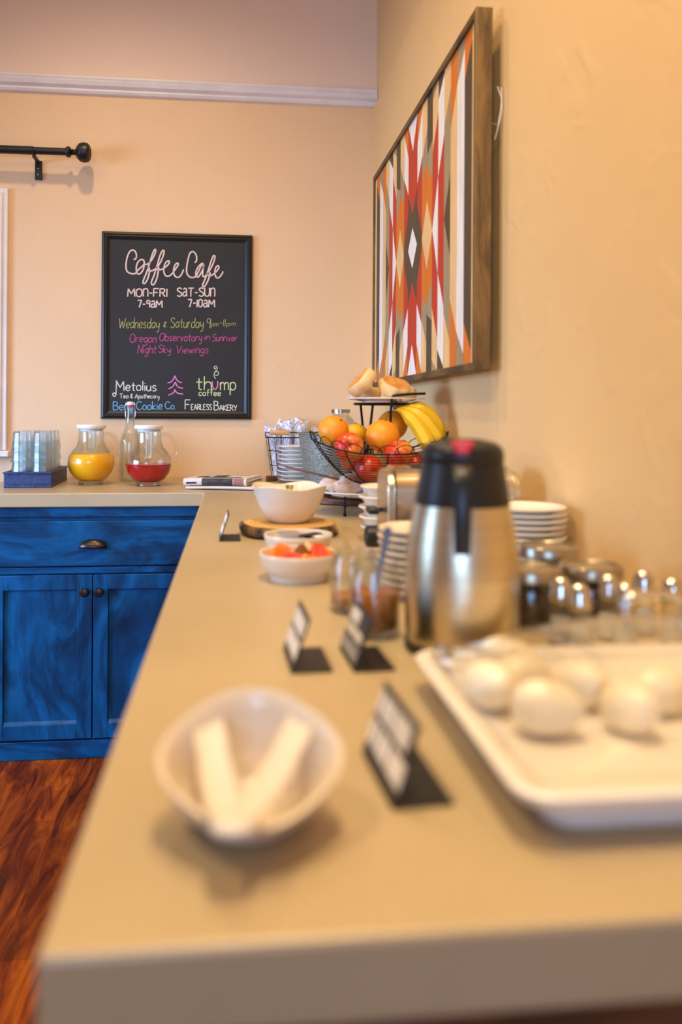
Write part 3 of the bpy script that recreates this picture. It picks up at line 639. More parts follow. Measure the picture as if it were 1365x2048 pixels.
NS = [(-.068, -.006, -4, 0, .21, 'leftmost bundle, behind the handle'), (-.03, -.012, 3, 0, .225, 'second bundle from the left'), (.008, -.008, 5, 4, .215, 'middle bundle above the plates'), (.046, -.005, -3, 4, .222, 'tallest bundle right of the middle'), (-.045, .028, 3, -6, .23, 'rear bundle standing up at left'), (.025, .028, -3, -6, .235, 'rear bundle standing up at right'), (.082, .008, 8, 0, .2, 'rightmost bundle by the bucket rim')]
for i, (x, y, rx, ry, h_, lb) in enumerate(NS):
    o = napkin(i).build('napkin_bundle', M['napkin'], smooth=50); o.scale = (.74, .74, h_ / .2)
    tag(o, 'blue and white napkin bundle, %s' % lb, 'napkin', 'napkin bundles in the wire basket'); o.location = (.252 + x, 3.333 + y, CT + .008); o.rotation_euler = (R(ry * .4), R(rx), 0)
wb = MB().box((-.02, -.012, 0), (.022, .012, .022)).build('wooden_block', M['dark_wood'], bevel=.003); tag(wb, 'small dark brown wooden block on the worktop by the plate stack', 'block'); wb.location = (.158, 3.24, CT); wb.rotation_euler = (0, 0, R(15))
def plate_mesh(r_, h_, th=.004, foot=.55, power=0, rows=None):
    pr = [(0, .002), (r_ * foot - .004, .002), (r_ * foot - .002, 0), (r_ * foot, 0), (r_ * foot + .002, .003), (r_ * .9, h_ * .75), (r_, h_ - .001), (r_ + .0005, h_ + .0015), (r_ - .002, h_ + .0025), (r_ * .88, h_ * .75 + th), (r_ * foot, .003 + th), (0, .003 + th)]
    def sh(t, r, z):
        k = (abs(math.cos(t)) ** power + abs(math.sin(t)) ** power) ** (-1 / power) if power else 1
        return (r * k * math.cos(t), r * k * math.sin(t), z)
    return MB().lathe(pr, 48, sh)
def stack(name, mb, m, n, pitch, loc, lab, cat, group, rot=0, jit=.0015):
    first = None
    for i in range(n):
        p = (loc[0] + random.uniform(-jit, jit), loc[1] + random.uniform(-jit, jit), loc[2] + i * pitch)
        L_ = lab % level(i, n)
        if first is None: first = mb.build(name, m, smooth=40); tag(first, L_, cat, group); first.location = p; first.rotation_euler = (0, 0, rot)
        else: dup(first, p, rot, L_, group)
stack('plate', plate_mesh(.080, .015, power=3.2), M['ceramic'], 9, .0163, (.262, 3.185, CT), 'square white plate, %s in the stack beside the metal bucket', 'plate', 'square white plates stacked by the bucket', R(4))
gb = thing('metal_bucket', 'round galvanised metal bucket standing behind the pastry plate', 'bucket', (.393, 2.99, CT))
MB().lathe([(0, .0), (.118, 0), (.12, .004), (.145, .190), (.147, .2), (.1445, .2), (.142, .19), (.117, .006), (0, .004)], 56).build('bucket_body', M['galv'], gb, smooth=40)
MB().tube([(.1475 * math.cos(2 * PI * i / 56), .1475 * math.sin(2 * PI * i / 56), .2005) for i in range(56)], .004, 8, closed=True).build('rolled_rim', M['galv'], gb)
gj = thing('glass_jug', 'clear glass jar standing in the galvanised bucket, under the top plate', 'jar', (.405, 2.99, CT + .006))
MB().lathe([(0, .003), (.04, 0), (.048, .006), (.05, .15), (.062, .2), (.06, .225), (.045, .25), (.032, .262), (.032, .27), (.029, .27), (.029, .261), (.042, .249), (.057, .224), (.059, .2), (.047, .15), (.045, .01), (0, .008)], 36).build('jar_body', M['glass'], gj, smooth=50)
MB().lathe([(0, .2705), (.035, .2705), (.035, .284), (0, .285)], 28).build('lid', M['lid_metal'], gj)

# ------------------------------------------------------------------ tiered stand with fruit, muffins, pastries
SXC, SYC = .392, 2.13
st = thing('tiered_stand', 'black wire three-tier stand holding muffins, fruit and pastries', 'stand', (SXC, SYC, CT))
def bsk(u, t):      # wire bowl surface: u 0 bottom .. 1 rim
    a = .055 + .127 * u ** .8; c = .05 + .083 * u ** .8
    z = .092 + (.082 + .034 * abs(math.cos(t)) ** 3) * u ** 1.35
    return (a * math.cos(t), c * math.sin(t), z)
b = MB(); NB = 64
for i in range(15):
    u = i / 14; b.tube([bsk(u, 2 * PI * j / NB) for j in range(NB)], .0022 if i in (0, 14) else .0010, 6 if i in (0, 14) else 5, closed=True)
for j in range(10):
    t_ = 2 * PI * (j + .5) / 10; b.tube([bsk(i / 8, t_) for i in range(9)], .0018, 6)
b.build('wire_bowl', M['black_metal'], st)
b = MB(); NL = 26
for j in range(NL):
    t0 = 2 * PI * j / NL; dt = 2 * PI / NL
    pts = []
    for k in range(11):
        a = PI * k / 10; t_ = t0 + dt / 2 - math.cos(a) * dt * .62
        p = bsk(1, t_); o_ = 1 + .03 * math.sin(a); pts.append((p[0] * o_, p[1] * o_, p[2] + .023 * math.sin(a)))
    b.tube(pts, .0012, 5)
b.build('scalloped_rim', M['black_metal'], st)
TZ = .303; TXO, TYO = .03, .07
b = MB().tube([(TXO + .085 * math.cos(2 * PI * i / 40), TYO + .085 * math.sin(2 * PI * i / 40), TZ) for i in range(40)], .0035, 8, closed=True)
b.tube(smooth_pts3([(TXO - .005, TYO - .105, TZ - .03), (TXO - .003, TYO - .103, TZ + .002), (TXO + .0, TYO - .10, TZ + .018), (TXO + .012, TYO - .10, TZ + .023), (TXO + .05, TYO - .1, TZ + .026), (TXO + .09, TYO - .095, TZ + .028)], 3), .0035, 8)
b.tube([(TXO + .085, TYO, TZ), (TXO - .085, TYO, TZ)], .003, 8).build('top_holder', M['black_metal'], st)
for (x0, y0, z0), (x1, y1, z1) in ((((-.035, .025, .10)), (TXO - .045, TYO - .06, TZ)), ((.02, -.02, .10), (TXO - .005, TYO - .105, TZ - .03)), ((.05, .05, .10), (TXO + .06, TYO + .05, TZ)), ((-.02, .08, .13), (TXO - .06, TYO + .055, TZ))):
    MB().tube([(x0, y0, z0), (x1, y1, z1)], .0035, 8).build('post', M['black_metal'], st)
LZ = .047; LYO = .1
b = MB().tube([(-.03 + .11 * math.cos(2 * PI * i / 40), LYO + .11 * math.sin(2 * PI * i / 40), LZ) for i in range(40)], .003, 8, closed=True).tube([(-.14, LYO, LZ), (.08, LYO, LZ)], .0025, 6).build('lower_ring', M['black_metal'], st)
for x, y in ((-.062, LYO + .105), (.05, LYO + .075), (-.09, LYO - .09), (.03, LYO - .09)):
    MB().tube([(x * .7 - .01, y * .75 + .03, .094), (x, y, LZ), (x, y, .0035)], .003, 8).ball((x, y, .005), .005).build('leg', M['black_metal'], st)
pl = plate_mesh(.108, .011, power=0).build('serving_plate', M['ceramic'], smooth=40); tag(pl, 'white plate with English muffins on the top tier of the stand', 'plate'); pl.location = (SXC + TXO, SYC + TYO, CT + TZ + .0035)
pp_ = plate_mesh(.150, .014, foot=.6).build('serving_plate', M['ceramic'], smooth=40); tag(pp_, 'white plate with pastries on the lowest tier of the stand', 'plate'); pp_.location = (SXC - .03, SYC + LYO, CT + LZ + .0035)
wbd = MB().lathe([(0, 0), (.185, 0), (.19, .004), (.19, .014), (.186, .018), (0, .018)], 48).build('wooden_board', M['dark_wood'], smooth=30); tag(wbd, 'round dark wooden board on the worktop behind the lowest tier', 'board'); wbd.location = (.39, 2.56, CT)
def muffin_mesh():
    rr = random.Random(3)
    def sh(t, r, z): return (r * (1 + .02 * math.sin(3 * t) + .012 * math.sin(7 * t + 1)) * math.cos(t), r * (1 + .02 * math.sin(3 * t) + .012 * math.sin(8 * t)) * math.sin(t), z + .0015 * math.sin(5 * t) * r / .04)
    return MB().lathe([(0, 0), (.034, 0), (.042, .005), (.0455, .013), (.0455, .022), (.043, .030), (.038, .034)], 36, sh, caps=False).lathe([(.038, .034), (.033, .0352), (.024, .0346), (.018, .0352), (0, .0356)], 36, sh, mi=1, caps=False)
    return MB().lathe([(0, 0), (.034, 0)], 36, lambda t, r, z: (r * (1 + .02 * math.sin(3 * t) + .012 * math.sin(7 * t + 1)) * math.cos(t), r * (1 + .02 * math.sin(3 * t) + .012 * math.sin(8 * t)) * math.sin(t), z + .0015 * math.sin(5 * t) * r / .04))
M['toast'] = mat('browned_bread_top', '#b8742c', .7, c2='#d8a058', ns=28, bs=60, bstr=.3)
mf = muffin_mesh().build('english_muffin', [M['muffin'], M['toast']], smooth=60); GM = 'English muffins on the top plate'
tag(mf, 'toasted English muffin tilted steeply at the left of the top plate', 'muffin', GM)
pz = CT + TZ + .0035 + .009
mf.location = (SXC + TXO - .058, SYC + TYO - .035, pz + .033); mf.rotation_euler = (R(10), R(-47), R(-8))
dup(mf, (SXC + TXO + .012, SYC + TYO - .045, pz + .016), (R(30), R(2), R(20)), 'toasted English muffin lying in the middle of the top plate', GM)
dup(mf, (SXC + TXO + .05, SYC + TYO + .045, pz + .004), (R(6), R(8), R(70)), 'English muffin at the back right of the top plate, partly hidden', GM)
dup(mf, (SXC + TXO - .048, SYC + TYO + .052, pz + .001), (0, R(-4), R(130)), 'English muffin lying flat at the back of the top plate', GM)
def fruit_orange(r_): return MB().ball((0, 0, 0), r_, r_, r_ * .95, 28, 18)
def orange(label, p, r_, rot=(0, 0, 0), m='orange_skin', name='orange', cat='orange', sx=1):
    t = thing(name, label, cat, p, rot, 'fruit in the wire basket')
    fn = None
    if name == 'lemon': fn = lambda d: 1 + .22 * max(0, abs(d[0]) - .8) / .2
    MB().ball((0, 0, 0), r_ * sx, r_, r_ * .96, 28, 18, fn=fn).build('peel', M[m], t, smooth=70)
    MB().lathe([(0, -.001), (.004, 0), (.0025, .0015), (0, .002)], 8, T=Matrix.Translation((0, 0, r_ * .955))).build('stem_button', M['stem'], t)
def apple(label, p, r_, rot=(0, 0, 0)):
    t = thing('apple', label, 'apple', p, rot, 'fruit in the wire basket')
    pr = []
    for i in range(23):
        a = -PI / 2 + PI * i / 22; rr = math.cos(a) * (1 + .06 * math.sin(a)); zz = math.sin(a) * .92 - .28 * math.exp(-(rr / .22) ** 2) * (1 if a > 0 else -.75)
        pr.append((max(rr, 0) * r_, zz * r_))
    MB().lathe(pr, 32).build('apple_body', M['apple'], t, smooth=80)
    MB().tube([(0, 0, r_ * .62), (.002, 0, r_ * .85), (.005, .001, r_ * 1.02)], .0014, 6).build('stem', M['stem'], t)
orange('large orange resting at the left rim of the fruit basket', (.270, 2.135, 1.140), .042, (R(35), R(30), 0))
apple('red apple leaning on the left front rim, in front of the leftmost orange', (.304, 2.075, 1.098), .039, (R(75), R(10), R(-10)))
apple('red and yellow apple low in the front left of the fruit basket, calyx forward', (.362, 2.098, 1.040), .038, (R(-80), 0, R(15)))
orange('largest orange in the middle of the fruit basket', (.397, 2.102, 1.127), .045, (R(10), R(10), 0))
orange('orange behind the middle one, next to the banana stems', (.440, 2.185, 1.155), .042, (R(20), R(-20), 0))
orange('yellow lemon between the two left oranges', (.338, 2.185, 1.130), .030, (0, 0, R(25)), 'lemon_skin', 'lemon', 'lemon', 1.12)
apple('red apple in the front middle of the fruit basket, below the bananas', (.432, 2.052, 1.082), .038, (R(20), R(-20), 0))
apple('red apple at the bottom left of the fruit basket behind the wires', (.325, 2.170, 1.062), .033, (R(60), 0, R(120)))
apple('red apple low on the right of the fruit basket under the bananas', (.492, 2.125, 1.045), .037, (R(-30), R(10), R(40)))
bn = thing('banana_bunch', 'bunch of yellow bananas at the right of the fruit basket', 'bananas', (.436, 2.125, 1.205))
for j, (dx, dy, dz, bend) in enumerate(((.082, -.055, -.122, .016), (.105, -.045, -.104, .022), (.122, -.008, -.082, .026), (.118, .03, -.075, .03))):
    P0 = Vector((.0, 0, 0)); P3 = Vector((dx, dy, dz)); side = Vector((.45, -.15, .8)).normalized()
    pts = []
    for i in range(15):
        u = i / 14; pts.append(tuple(P0.lerp(P3, u) + side * bend * math.sin(PI * u) * (1 if u > .15 else u / .15) + Vector((.004 * j, .006 * (j - 1.5), 0)) * min(1, u * 5)))
    bb = MB().tube(pts, lambda u: .0055 + .0150 * min(1, max(0, (u - .08) / .26)) * min(1, max(0.0, (1 - u) / .14) ** .6), 7).build('banana', M['banana'], bn, smooth=25)
    MB().tube([pts[-2], tuple(Vector(pts[-1]) + (Vector(pts[-1]) - Vector(pts[-2])) * .5)], .0045, 6).build('tip', M['banana_tip'], bb)
MB().tube([(-.008, 0, .022), (-.002, 0, .01), (.003, 0, -.006)], lambda u: .006 + .004 * u, 8).build('stem', M['banana_tip'], bn)
def lump(seed, a, c, h_):
    rr = random.Random(seed); k = [rr.uniform(0, 6) for _ in range(6)]
    return MB().ball((0, 0, h_ * .5), a, c, h_ * .55, 24, 14, fn=lambda d: 1 + .10 * math.sin(4 * d[0] + k[0] + 3 * d[2]) + .08 * math.sin(6 * d[1] + k[1]) + .05 * math.sin(9 * d[2] + k[2] + 5 * d[0]))
PZ = CT + LZ + .0035 + .0085; GPA = 'pastries on the lowest plate'
for i, (x, y, z, a, c, h_, rz, lb) in enumerate(((.315, 2.145, 0, .042, .032, .052, .3, 'sugared pastry heaped at the front left of the lowest plate'), (.375, 2.135, 0, .032, .03, .046, 1.2, 'pinkish pastry at the front right of the lowest plate'), (.275, 2.225, 0, .036, .03, .04, 2, 'pastry at the left edge of the lowest plate'), (.35, 2.23, .0, .042, .034, .056, .8, 'tallest sugared pastry in the middle of the lowest plate'), (.43, 2.21, 0, .034, .032, .04, .1, 'pastry at the right of the lowest plate behind the bowls'))):
    o = lump(20 + i, a, c, h_).build('pastry', M['pastry'], smooth=70); tag(o, lb, 'pastry', GPA); o.location = (x, y, PZ + z); o.rotation_euler = (0, 0, rz)
o = MB().box((-.10, -.006, 0), (.10, .006, .005)).build('wooden_stick', M['dark_wood'], bevel=.0015); tag(o, 'thin brown wooden stick slanting across the left of the pastries', 'stick'); o.location = (.232, 2.175, CT + .108); o.rotation_euler = (0, R(10), R(-32))

# ------------------------------------------------------------------ wood slice with serving bowl
ws = thing('wood_slice', 'round wood slice with bark edge under the large white bowl', 'wood slice', (.132, 1.848, CT))
def irr(t): return 1 + .02 * math.sin(3 * t + 1) + .012 * math.sin(7 * t) + .008 * math.sin(13 * t + 2)
MB().lathe([(0, .0262), (.106, .0262)], 72, lambda t, r, z: (r * irr(t) * math.cos(t), r * irr(t) * math.sin(t), z), caps=False).lathe([(0, .003), (.106, .003)], 72, lambda t, r, z: (r * irr(t) * math.cos(t), r * irr(t) * math.sin(t), z), caps=False).build('cut_face', M['slice'], ws)
MB().lathe([(.1055, .003), (.112, .005), (.116, .012), (.1155, .02), (.112, .025), (.1055, .0262)], 72, lambda t, r, z: (r * irr(t) * (1 + .012 * math.sin(29 * t)) * math.cos(t), r * irr(t) * (1 + .012 * math.sin(29 * t)) * math.sin(t), z), caps=False).build('bark', M['bark'], ws)
MB().lathe([(0, 0), (.012, 0), (.012, .0032), (0, .0032)], 12, T=Matrix.Translation((-.05, -.07, 0))).lathe([(0, 0), (.012, 0), (.012, .0032), (0, .0032)], 12, T=Matrix.Translation((.06, -.06, 0))).lathe([(0, 0), (.012, 0), (.012, .0032), (0, .0032)], 12, T=Matrix.Translation((0, .08, 0))).build('foot', M['black'], ws)
def wavy(t, r, z):
    k = (abs(math.cos(t)) ** 2.7 + abs(math.sin(t)) ** 2.7) ** (-1 / 2.7); u = max(0, (z - .02) / .06); k = 1 + (k - 1) * min(1, u * 1.3)
    return (r * k * math.cos(t), r * k * math.sin(t), z + .0035 * u * u * (-math.cos(4 * t)))
o = MB().lathe([(0, .002), (.038, .002), (.041, 0), (.044, .001), (.056, .012), (.068, .035), (.077, .062), (.0825, .082), (.081, .0835), (.078, .080), (.0725, .06), (.0635, .035), (.051, .014), (.04, .007), (0, .006)], 64, wavy).build('serving_bowl', M['near_ceramic'], smooth=50)
tag(o, 'large white rounded-square bowl standing on the wood slice', 'bowl'); o.location = (.132, 1.858, CT + .0265); o.rotation_euler = (0, 0, R(12))
o = MB().tube(smooth_pts3([(-.012, -.025, .006), (-.006, -.005, .018), (.004, .025, .048), (.008, .042, .072)]), lambda u: .004 + .006 * max(0, (u - .6) / .4), 10, flat=.003).build('serving_spoon', M['olive'], smooth=50)
tag(o, 'olive spoon whose handle tip peeks out of the large white bowl', 'spoon'); o.location = (.128, 1.858, CT + .0265 + .008); o.rotation_euler = (0, 0, 0)

# small bowls in front
def small_bowl(r_, h_):
    return MB().lathe([(0, .002), (.042, .002), (.043, 0), (.046, 0), (.0475, .004), (.0475, .009), (r_ * .84, h_ * .34), (r_ * .94, h_ * .58), (r_ * .985, h_ * .82), (r_, h_ - .002), (r_ - .001, h_), (r_ - .004, h_ - .001), (r_ * .935, h_ * .8), (r_ * .89, h_ * .6), (r_ * .78, h_ * .4), (.044, .013), (.03, .009), (0, .008)], 56)
o = small_bowl(.066, .046).build('small_bowl', M['near_ceramic'], smooth=50); tag(o, 'small cream bowl of cut fruit pieces in front of the packet bowl', 'bowl', 'pair of small bowls before the wood slice'); o.location = (.112, 1.345, CT)
dup(o, (.128, 1.545, CT), 0, 'small cream bowl of foil packets between fruit bowl and wood slice', 'pair of small bowls before the wood slice')
def wedge(a, c, h_): return MB().add([(-a, -c, 0), (a, -c, 0), (a, c, 0), (-a, c, 0), (-a * .6, 0, h_), (a * .7, c * .2, h_ * .9)], [(3, 2, 1, 0), (0, 1, 5, 4), (2, 3, 4, 5), (1, 2, 5), (3, 0, 4)])
FP = [(-.030, -.012, .030, .017, .011, .022, .3, 'pieceO', 'orange cut fruit wedge at the left of the fruit bowl'), (-.012, -.028, .029, .016, .010, .018, -.3, 'pieceR', 'reddish orange fruit piece at the front of the fruit bowl'), (.004, -.004, .033, .012, .012, .022, .9, 'pieceB', 'dark brown fruit piece in the middle of the fruit bowl'), (.030, -.006, .032, .012, .012, .024, .2, 'pieceR', 'red striped fruit piece at the right of the fruit bowl'), (.018, .018, .032, .014, .012, .022, 1.2, 'pieceP', 'pale fruit piece behind the red one in the fruit bowl'), (-.022, .018, .031, .016, .012, .022, 2.1, 'pieceO', 'orange fruit wedge at the back left of the fruit bowl'), (.012, -.032, .029, .013, .009, .014, .1, 'pieceO', 'small orange fruit piece at the front right of the fruit bowl'), (.040, .012, .030, .012, .010, .016, 2.6, 'pieceO', 'orange fruit piece at the far right of the fruit bowl')]
for i, (x, y, z, a, c, h_, rz, m_, lb) in enumerate(FP):
    o = wedge(a, c, h_).build('fruit_piece', M[m_], smooth=0, bevel=.003); tag(o, lb, 'fruit piece', 'cut fruit in the small bowl'); o.location = (.112 + x * 1.1, 1.345 + y * 1.1, CT + z + .004); o.scale = (1.35, 1.35, 1.15); o.rotation_euler = (random.uniform(-.2, .2), random.uniform(-.25, .25), rz)
def packet(): return MB().loft([[(x, -.016, .001), (x, .016, .001), (x, .014, .001 + t_), (x, -.014, .001 + t_)] for x, t_ in ((-.028, .0008), (-.02, .004), (0, .006), (.02, .004), (.028, .0008))])
for i, (x, y, z, rz, rx, m_, lb) in enumerate(((-.014, -.014, .036, .5, .3, 'foil', 'silver foil packet on top at the left of the packet bowl'), (.022, -.006, .035, 1.0, -.2, 'black_plastic', 'dark packet at the right of the packet bowl'), (-.006, .02, .033, 2.2, .2, 'foil', 'silver foil packet at the back of the packet bowl'), (.012, .0, .028, .1, .0, 'black_plastic', 'dark packet lying under the others in the packet bowl'))):
    o = packet().build('foil_packet', M[m_], smooth=30); tag(o, lb, 'packet', 'packets in the small bowl'); o.location = (.128 + x, 1.545 + y, CT + z + .006); o.rotation_euler = (rx, .1, rz)

# ------------------------------------------------------------------ sign holders
def sign(label, loc, rot, rows, L=.097, W=.046, H=.056, lean=.019):
    t = thing('tent_sign', label, 'sign', loc, rot, 'black table signs along the worktop')
    th = .0025; ln = math.hypot(H, lean); ux, uz = lean / ln, H / ln
    MB().box((0, 0, 0), (W, L, th)).build('base', M['acrylic'], t, bevel=.0008)
    # panel hinged on the base's long left edge, leaning over the base
    T = Matrix(((0, ux, -uz, 0), (1, 0, 0, 0), (0, uz, ux, th), (0, 0, 0, 1)))   # (along, up-the-panel, out) -> local
    MB().box((0, 0, -th), (L, ln, 0), T).build('panel', M['acrylic'], t, bevel=.0008)
    b = MB(); rr = random.Random(label)
    for (v0, v1, s0, s1, rad) in rows:
        s = L * s1
        while s > L * s0:
            wd = rr.uniform(.003, .006)
            k = rr.choice(('o', 'n', 'u', 'e', 'l'))
            # reads from the far end towards the near end; shapes only suggest print too blurred to read
            x0, x1 = s, s - wd
            if k == 'l': b.tube([tuple(T @ Vector((x0, v * ln, .0004))) for v in (v0, v1)], rad, 5, flat=.0004, ref=(T.to_3x3() @ Vector((0, 0, 1))))
            else: b.tube([tuple(T @ Vector((x, v * ln, .0004))) for x, v in ((x0, v0), (x0, v1), (x1, v1), (x1, v0))], rad, 5, closed=k in 'oe', flat=.0004, ref=(T.to_3x3() @ Vector((0, 0, 1))))
            s -= wd + rr.uniform(.0025, .0035)
    b.build('lettering', M['white_print'], t, smooth=40)
    return t
ROW2 = [(.60, .90, .05, .95, .0021), (.20, .50, .05, .95, .0021)]
sign('nearest black sign with two bold white lines, beside the egg tray', (.1135, .557, CT), R(3.5), ROW2)
sign('black sign with two white lines, left of the jam jar sign', (.064, .857, CT), R(2), ROW2, L=.088)
sign('black sign with smaller white print standing before the jam jar', (.132, .855, CT), R(3), [(.66, .90, .50, .92, .0021), (.42, .60, .10, .94, .0017), (.10, .32, .08, .92, .0006)], L=.088)
sign('farthest black sign seen edge-on, left of the wood slice', (-.026, 1.742, CT), R(1), ROW2, L=.09)

# ------------------------------------------------------------------ jam jars with spoons
def open_jar(name, label, loc, r_, h_, group):
    t = thing(name, label, 'jar', loc, 0, group)
    MB().lathe([(0, .003), (r_ * .8, 0), (r_, .006), (r_, h_ * .78), (r_ * .9, h_ * .86), (r_ * .9, h_ * .98), (r_ * .92, h_), (r_ * .83, h_), (r_ * .82, h_ * .86), (r_ * .92, h_ * .77), (r_ * .93, .010), (r_ * .78, .006), (0, .007)], 40).build('jar_body', M['glass'], t, smooth=50)
    return t
jj = open_jar('jam_jar', 'glass jar of orange-brown jam with metal spoon, left of the carafe', (.180, 1.002, CT), .0335, .090, 'open glass jars with spoons')
MB().lathe([(0, .0105), (.029, .0105), (.0302, .013), (.0302, .052), (.028, .056), (.012, .053), (0, .054)], 32, lambda t, r, z: (r * math.cos(t), r * math.sin(t), z + (.002 * math.sin(3 * t) * r / .03 if z > .04 else 0))).build('jam', M['jam'], jj, smooth=50)
j2 = open_jar('glass_jar', 'nearly empty glass jar with wooden spoon behind the jam jar', (.172, 1.125, CT), .034, .086, 'open glass jars with spoons')
MB().lathe([(0, .0105), (.029, .0105), (.0302, .013), (.0302, .022), (0, .023)], 28).build('filling', M['jam'], j2, smooth=50)
def spoon_obj(label, p0, p1, m, wide, name='spoon', bowlr=.011):
    P0, P1 = Vector(p0), Vector(p1); d = (P1 - P0); ln = d.length
    q = d.to_track_quat('Z', 'Y')
    t = thing(name, label, 'spoon', p0, tuple(q.to_euler()))
    MB().tube([(0, 0, ln * i / 14) for i in range(15)], lambda u: wide * (.42 + .58 * max(0, (u - .35) / .65) ** 1.2) * (1 if u < .93 else .78), 12, flat=.0022).build('handle', m, t, smooth=50)
    MB().ball((0, 0, -.012), bowlr, .004, .018, 16, 10).build('spoon_bowl', m, t, smooth=60)
spoon_obj('metal spoon standing in the jam jar', (.180, .998, .958 + .008), (.198, 1.004, 1.045), M['dark_steel'], .0095)
spoon_obj('wooden spoon leaning out of the jar behind the jam jar', (.181, 1.125, .958), (.150, 1.145, 1.035), M['spoon_wood'], .0105, 'wooden_spoon')

# ------------------------------------------------------------------ carafe
cf = thing('thermal_carafe', 'tall brushed steel thermal carafe with black lid and red button', 'carafe', (.273, .935, CT), R(-106))   # local +x = handle side, towards the viewer
MB().lathe([(.0655, .012), (.0672, .03), (.068, .06), (.0675, .095), (.065, .125), (.0605, .152), (.0555, .172), (.0, .172)], 64).build('steel_body', M['steel'], cf, smooth=60)
MB().lathe([(0, 0), (.064, 0), (.0675, .003), (.0675, .012), (.0, .012)], 56).build('base_ring', M['black_plastic'], cf)
MB().lathe([(0, .1722), (.0558, .1722), (.0562, .176), (.052, .200), (.0485, .221), (0, .2215)], 56).build('collar', M['black_plastic'], cf, smooth=40)
lid = MB().lathe([(0, .222), (.0478, .222), (.049, .224), (.0485, .234), (.045, .241), (.036, .246), (.02, .249), (0, .2495)], 56).build('lid', M['black_plastic'], cf, smooth=40)
MB().box((.020, -.0125, .240), (.0505, .0125, .2475)).box((.044, -.0085, .233), (.0515, .0085, .241)).build('red_button', M['red_plastic'], lid, bevel=.002)
MB().tube([(-.048, 0, .212), (-.058, 0, .226), (-.068, 0, .234)], lambda u: .018 - .008 * u, 12).build('spout', M['black_plastic'], cf)
b = MB(); path = smooth_pts3([(.045, 0, .214), (.062, 0, .219), (.080, 0, .216), (.090, 0, .203), (.0945, 0, .178), (.0945, 0, .150), (.0925, 0, .128)]); rings = []
for i, p in enumerate(path):
    a, c = Vector(path[max(i - 1, 0)]), Vector(path[min(i + 1, len(path) - 1)]); d = (c - a).normalized(); nrm = Vector((d.z, 0, -d.x)); hw_ = .0115 - .003 * i / len(path)
    rings.append([tuple(Vector(p) + Vector((0, sy * hw_, 0)) + nrm * sn * .005) for sy, sn in ((-1, -.6), (-.7, -1), (.7, -1), (1, -.6), (1, .6), (.7, 1), (-.7, 1), (-1, .6))])
b.loft(rings); b.build('handle', M['black_plastic'], cf, smooth=50)

# ------------------------------------------------------------------ toaster, bowls, plates behind the carafe
ts = thing('toaster', 'chrome toaster behind the carafe with black lever on its left end', 'toaster', (.290, 1.475, CT), R(-2))
TW, TD, TH = .255, .150, .176
def rrect(d0, h0, h1, r_, n=8):
    P = [(0, h0), (d0, h0)]
    P += [(d0 - r_ + r_ * math.cos(a), h1 - r_ + r_ * math.sin(a)) for a in [PI / 2 * k / n for k in range(n + 1)]]
    P += [(r_ + r_ * math.cos(a), h1 - r_ + r_ * math.sin(a)) for a in [PI / 2 + PI / 2 * k / n for k in range(n + 1)]]
    return P
sec = rrect(TD, .012, TH, .045)
b = MB().loft([[(x, y, z) for y, z in sec] for x in (.016, TW - .016)]); b.build('shell', M['chrome'], ts, smooth=35)
for xa, xb in ((0, .016), (TW - .016, TW)):
    s1 = rrect(TD - .008, .012, TH - .006, .041)
    MB().loft([[(xa if xa > 0 else xb - .001, y + .004, z) for y, z in s1], [(xb if xa > 0 else xa, y + .004 + (.006 if 0 else 0), z - .002) for y, z in s1]]).build('end_panel', M['steel'], ts, smooth=35, bevel=.003)
MB().box((.05, .035, TH - .002), (TW - .05, .062, TH + .001)).box((.05, .088, TH - .002), (TW - .05, .115, TH + .001)).build('bread_slot', M['black'], ts)
MB().box((.004, .006, 0), (TW - .004, TD - .006, .012)).build('base', M['black_plastic'], ts, bevel=.003)
MB().box((-.03, .052, .083), (-.008, .100, .096)).build('lever', M['black_plastic'], ts, bevel=.004)
MB().box((-.010, .072, .086), (.002, .080, .094)).build('lever_stem', M['black'], ts)
dl = MB().lathe([(0, 0), (.021, 0), (.021, .026), (.017, .029), (0, .029)], 28, T=Matrix.Translation((-.010, .03, .045)) @ Matrix.Rotation(-PI / 2, 4, 'Y')).build('dial', M['black_plastic'], ts)
MB().lathe([(0, 0), (.022, 0), (.022, .006), (.0, .008)], 28, T=Matrix.Translation((-.001, .03, .045)) @ Matrix.Rotation(-PI / 2, 4, 'Y')).build('dial_collar', M['chrome'], ts)
def cup_bowl(r_=.055, h_=.036):
    return MB().lathe([(0, .001), (r_ * .5, .001), (r_ * .52, 0), (r_ * .6, .001), (r_ * .7, h_ * .35), (r_ * .82, h_ * .75), (r_ * .97, h_ * .86), (r_, h_ * .93), (r_ * .98, h_), (r_ * .9, h_ * .97), (r_ * .76, h_ * .8), (r_ * .6, h_ * .25), (0, h_ * .16)], 44)
stack('rimmed_bowl', cup_bowl(), M['cream_ceramic'], 5, .0215, (.330, 1.722, CT), 'rimmed cream bowl, %s in the stack behind the toaster lever', 'bowl', 'rimmed bowls stacked by the toaster', jit=.003)
stack('saucer', plate_mesh(.066, .013, .004, .6), M['cream_ceramic'], 9, .0112, (.290, 1.215, CT), 'cream saucer, %s in the stack left of the carafe', 'saucer', 'cream saucers stacked left of the carafe')
stack('white_plate', plate_mesh(.070, .014, .004, .6), M['ceramic'], 11, .0102, (.515, 1.372, CT), 'white plate, %s in the stack right of the carafe by the wall', 'plate', 'white plates stacked right of the carafe')

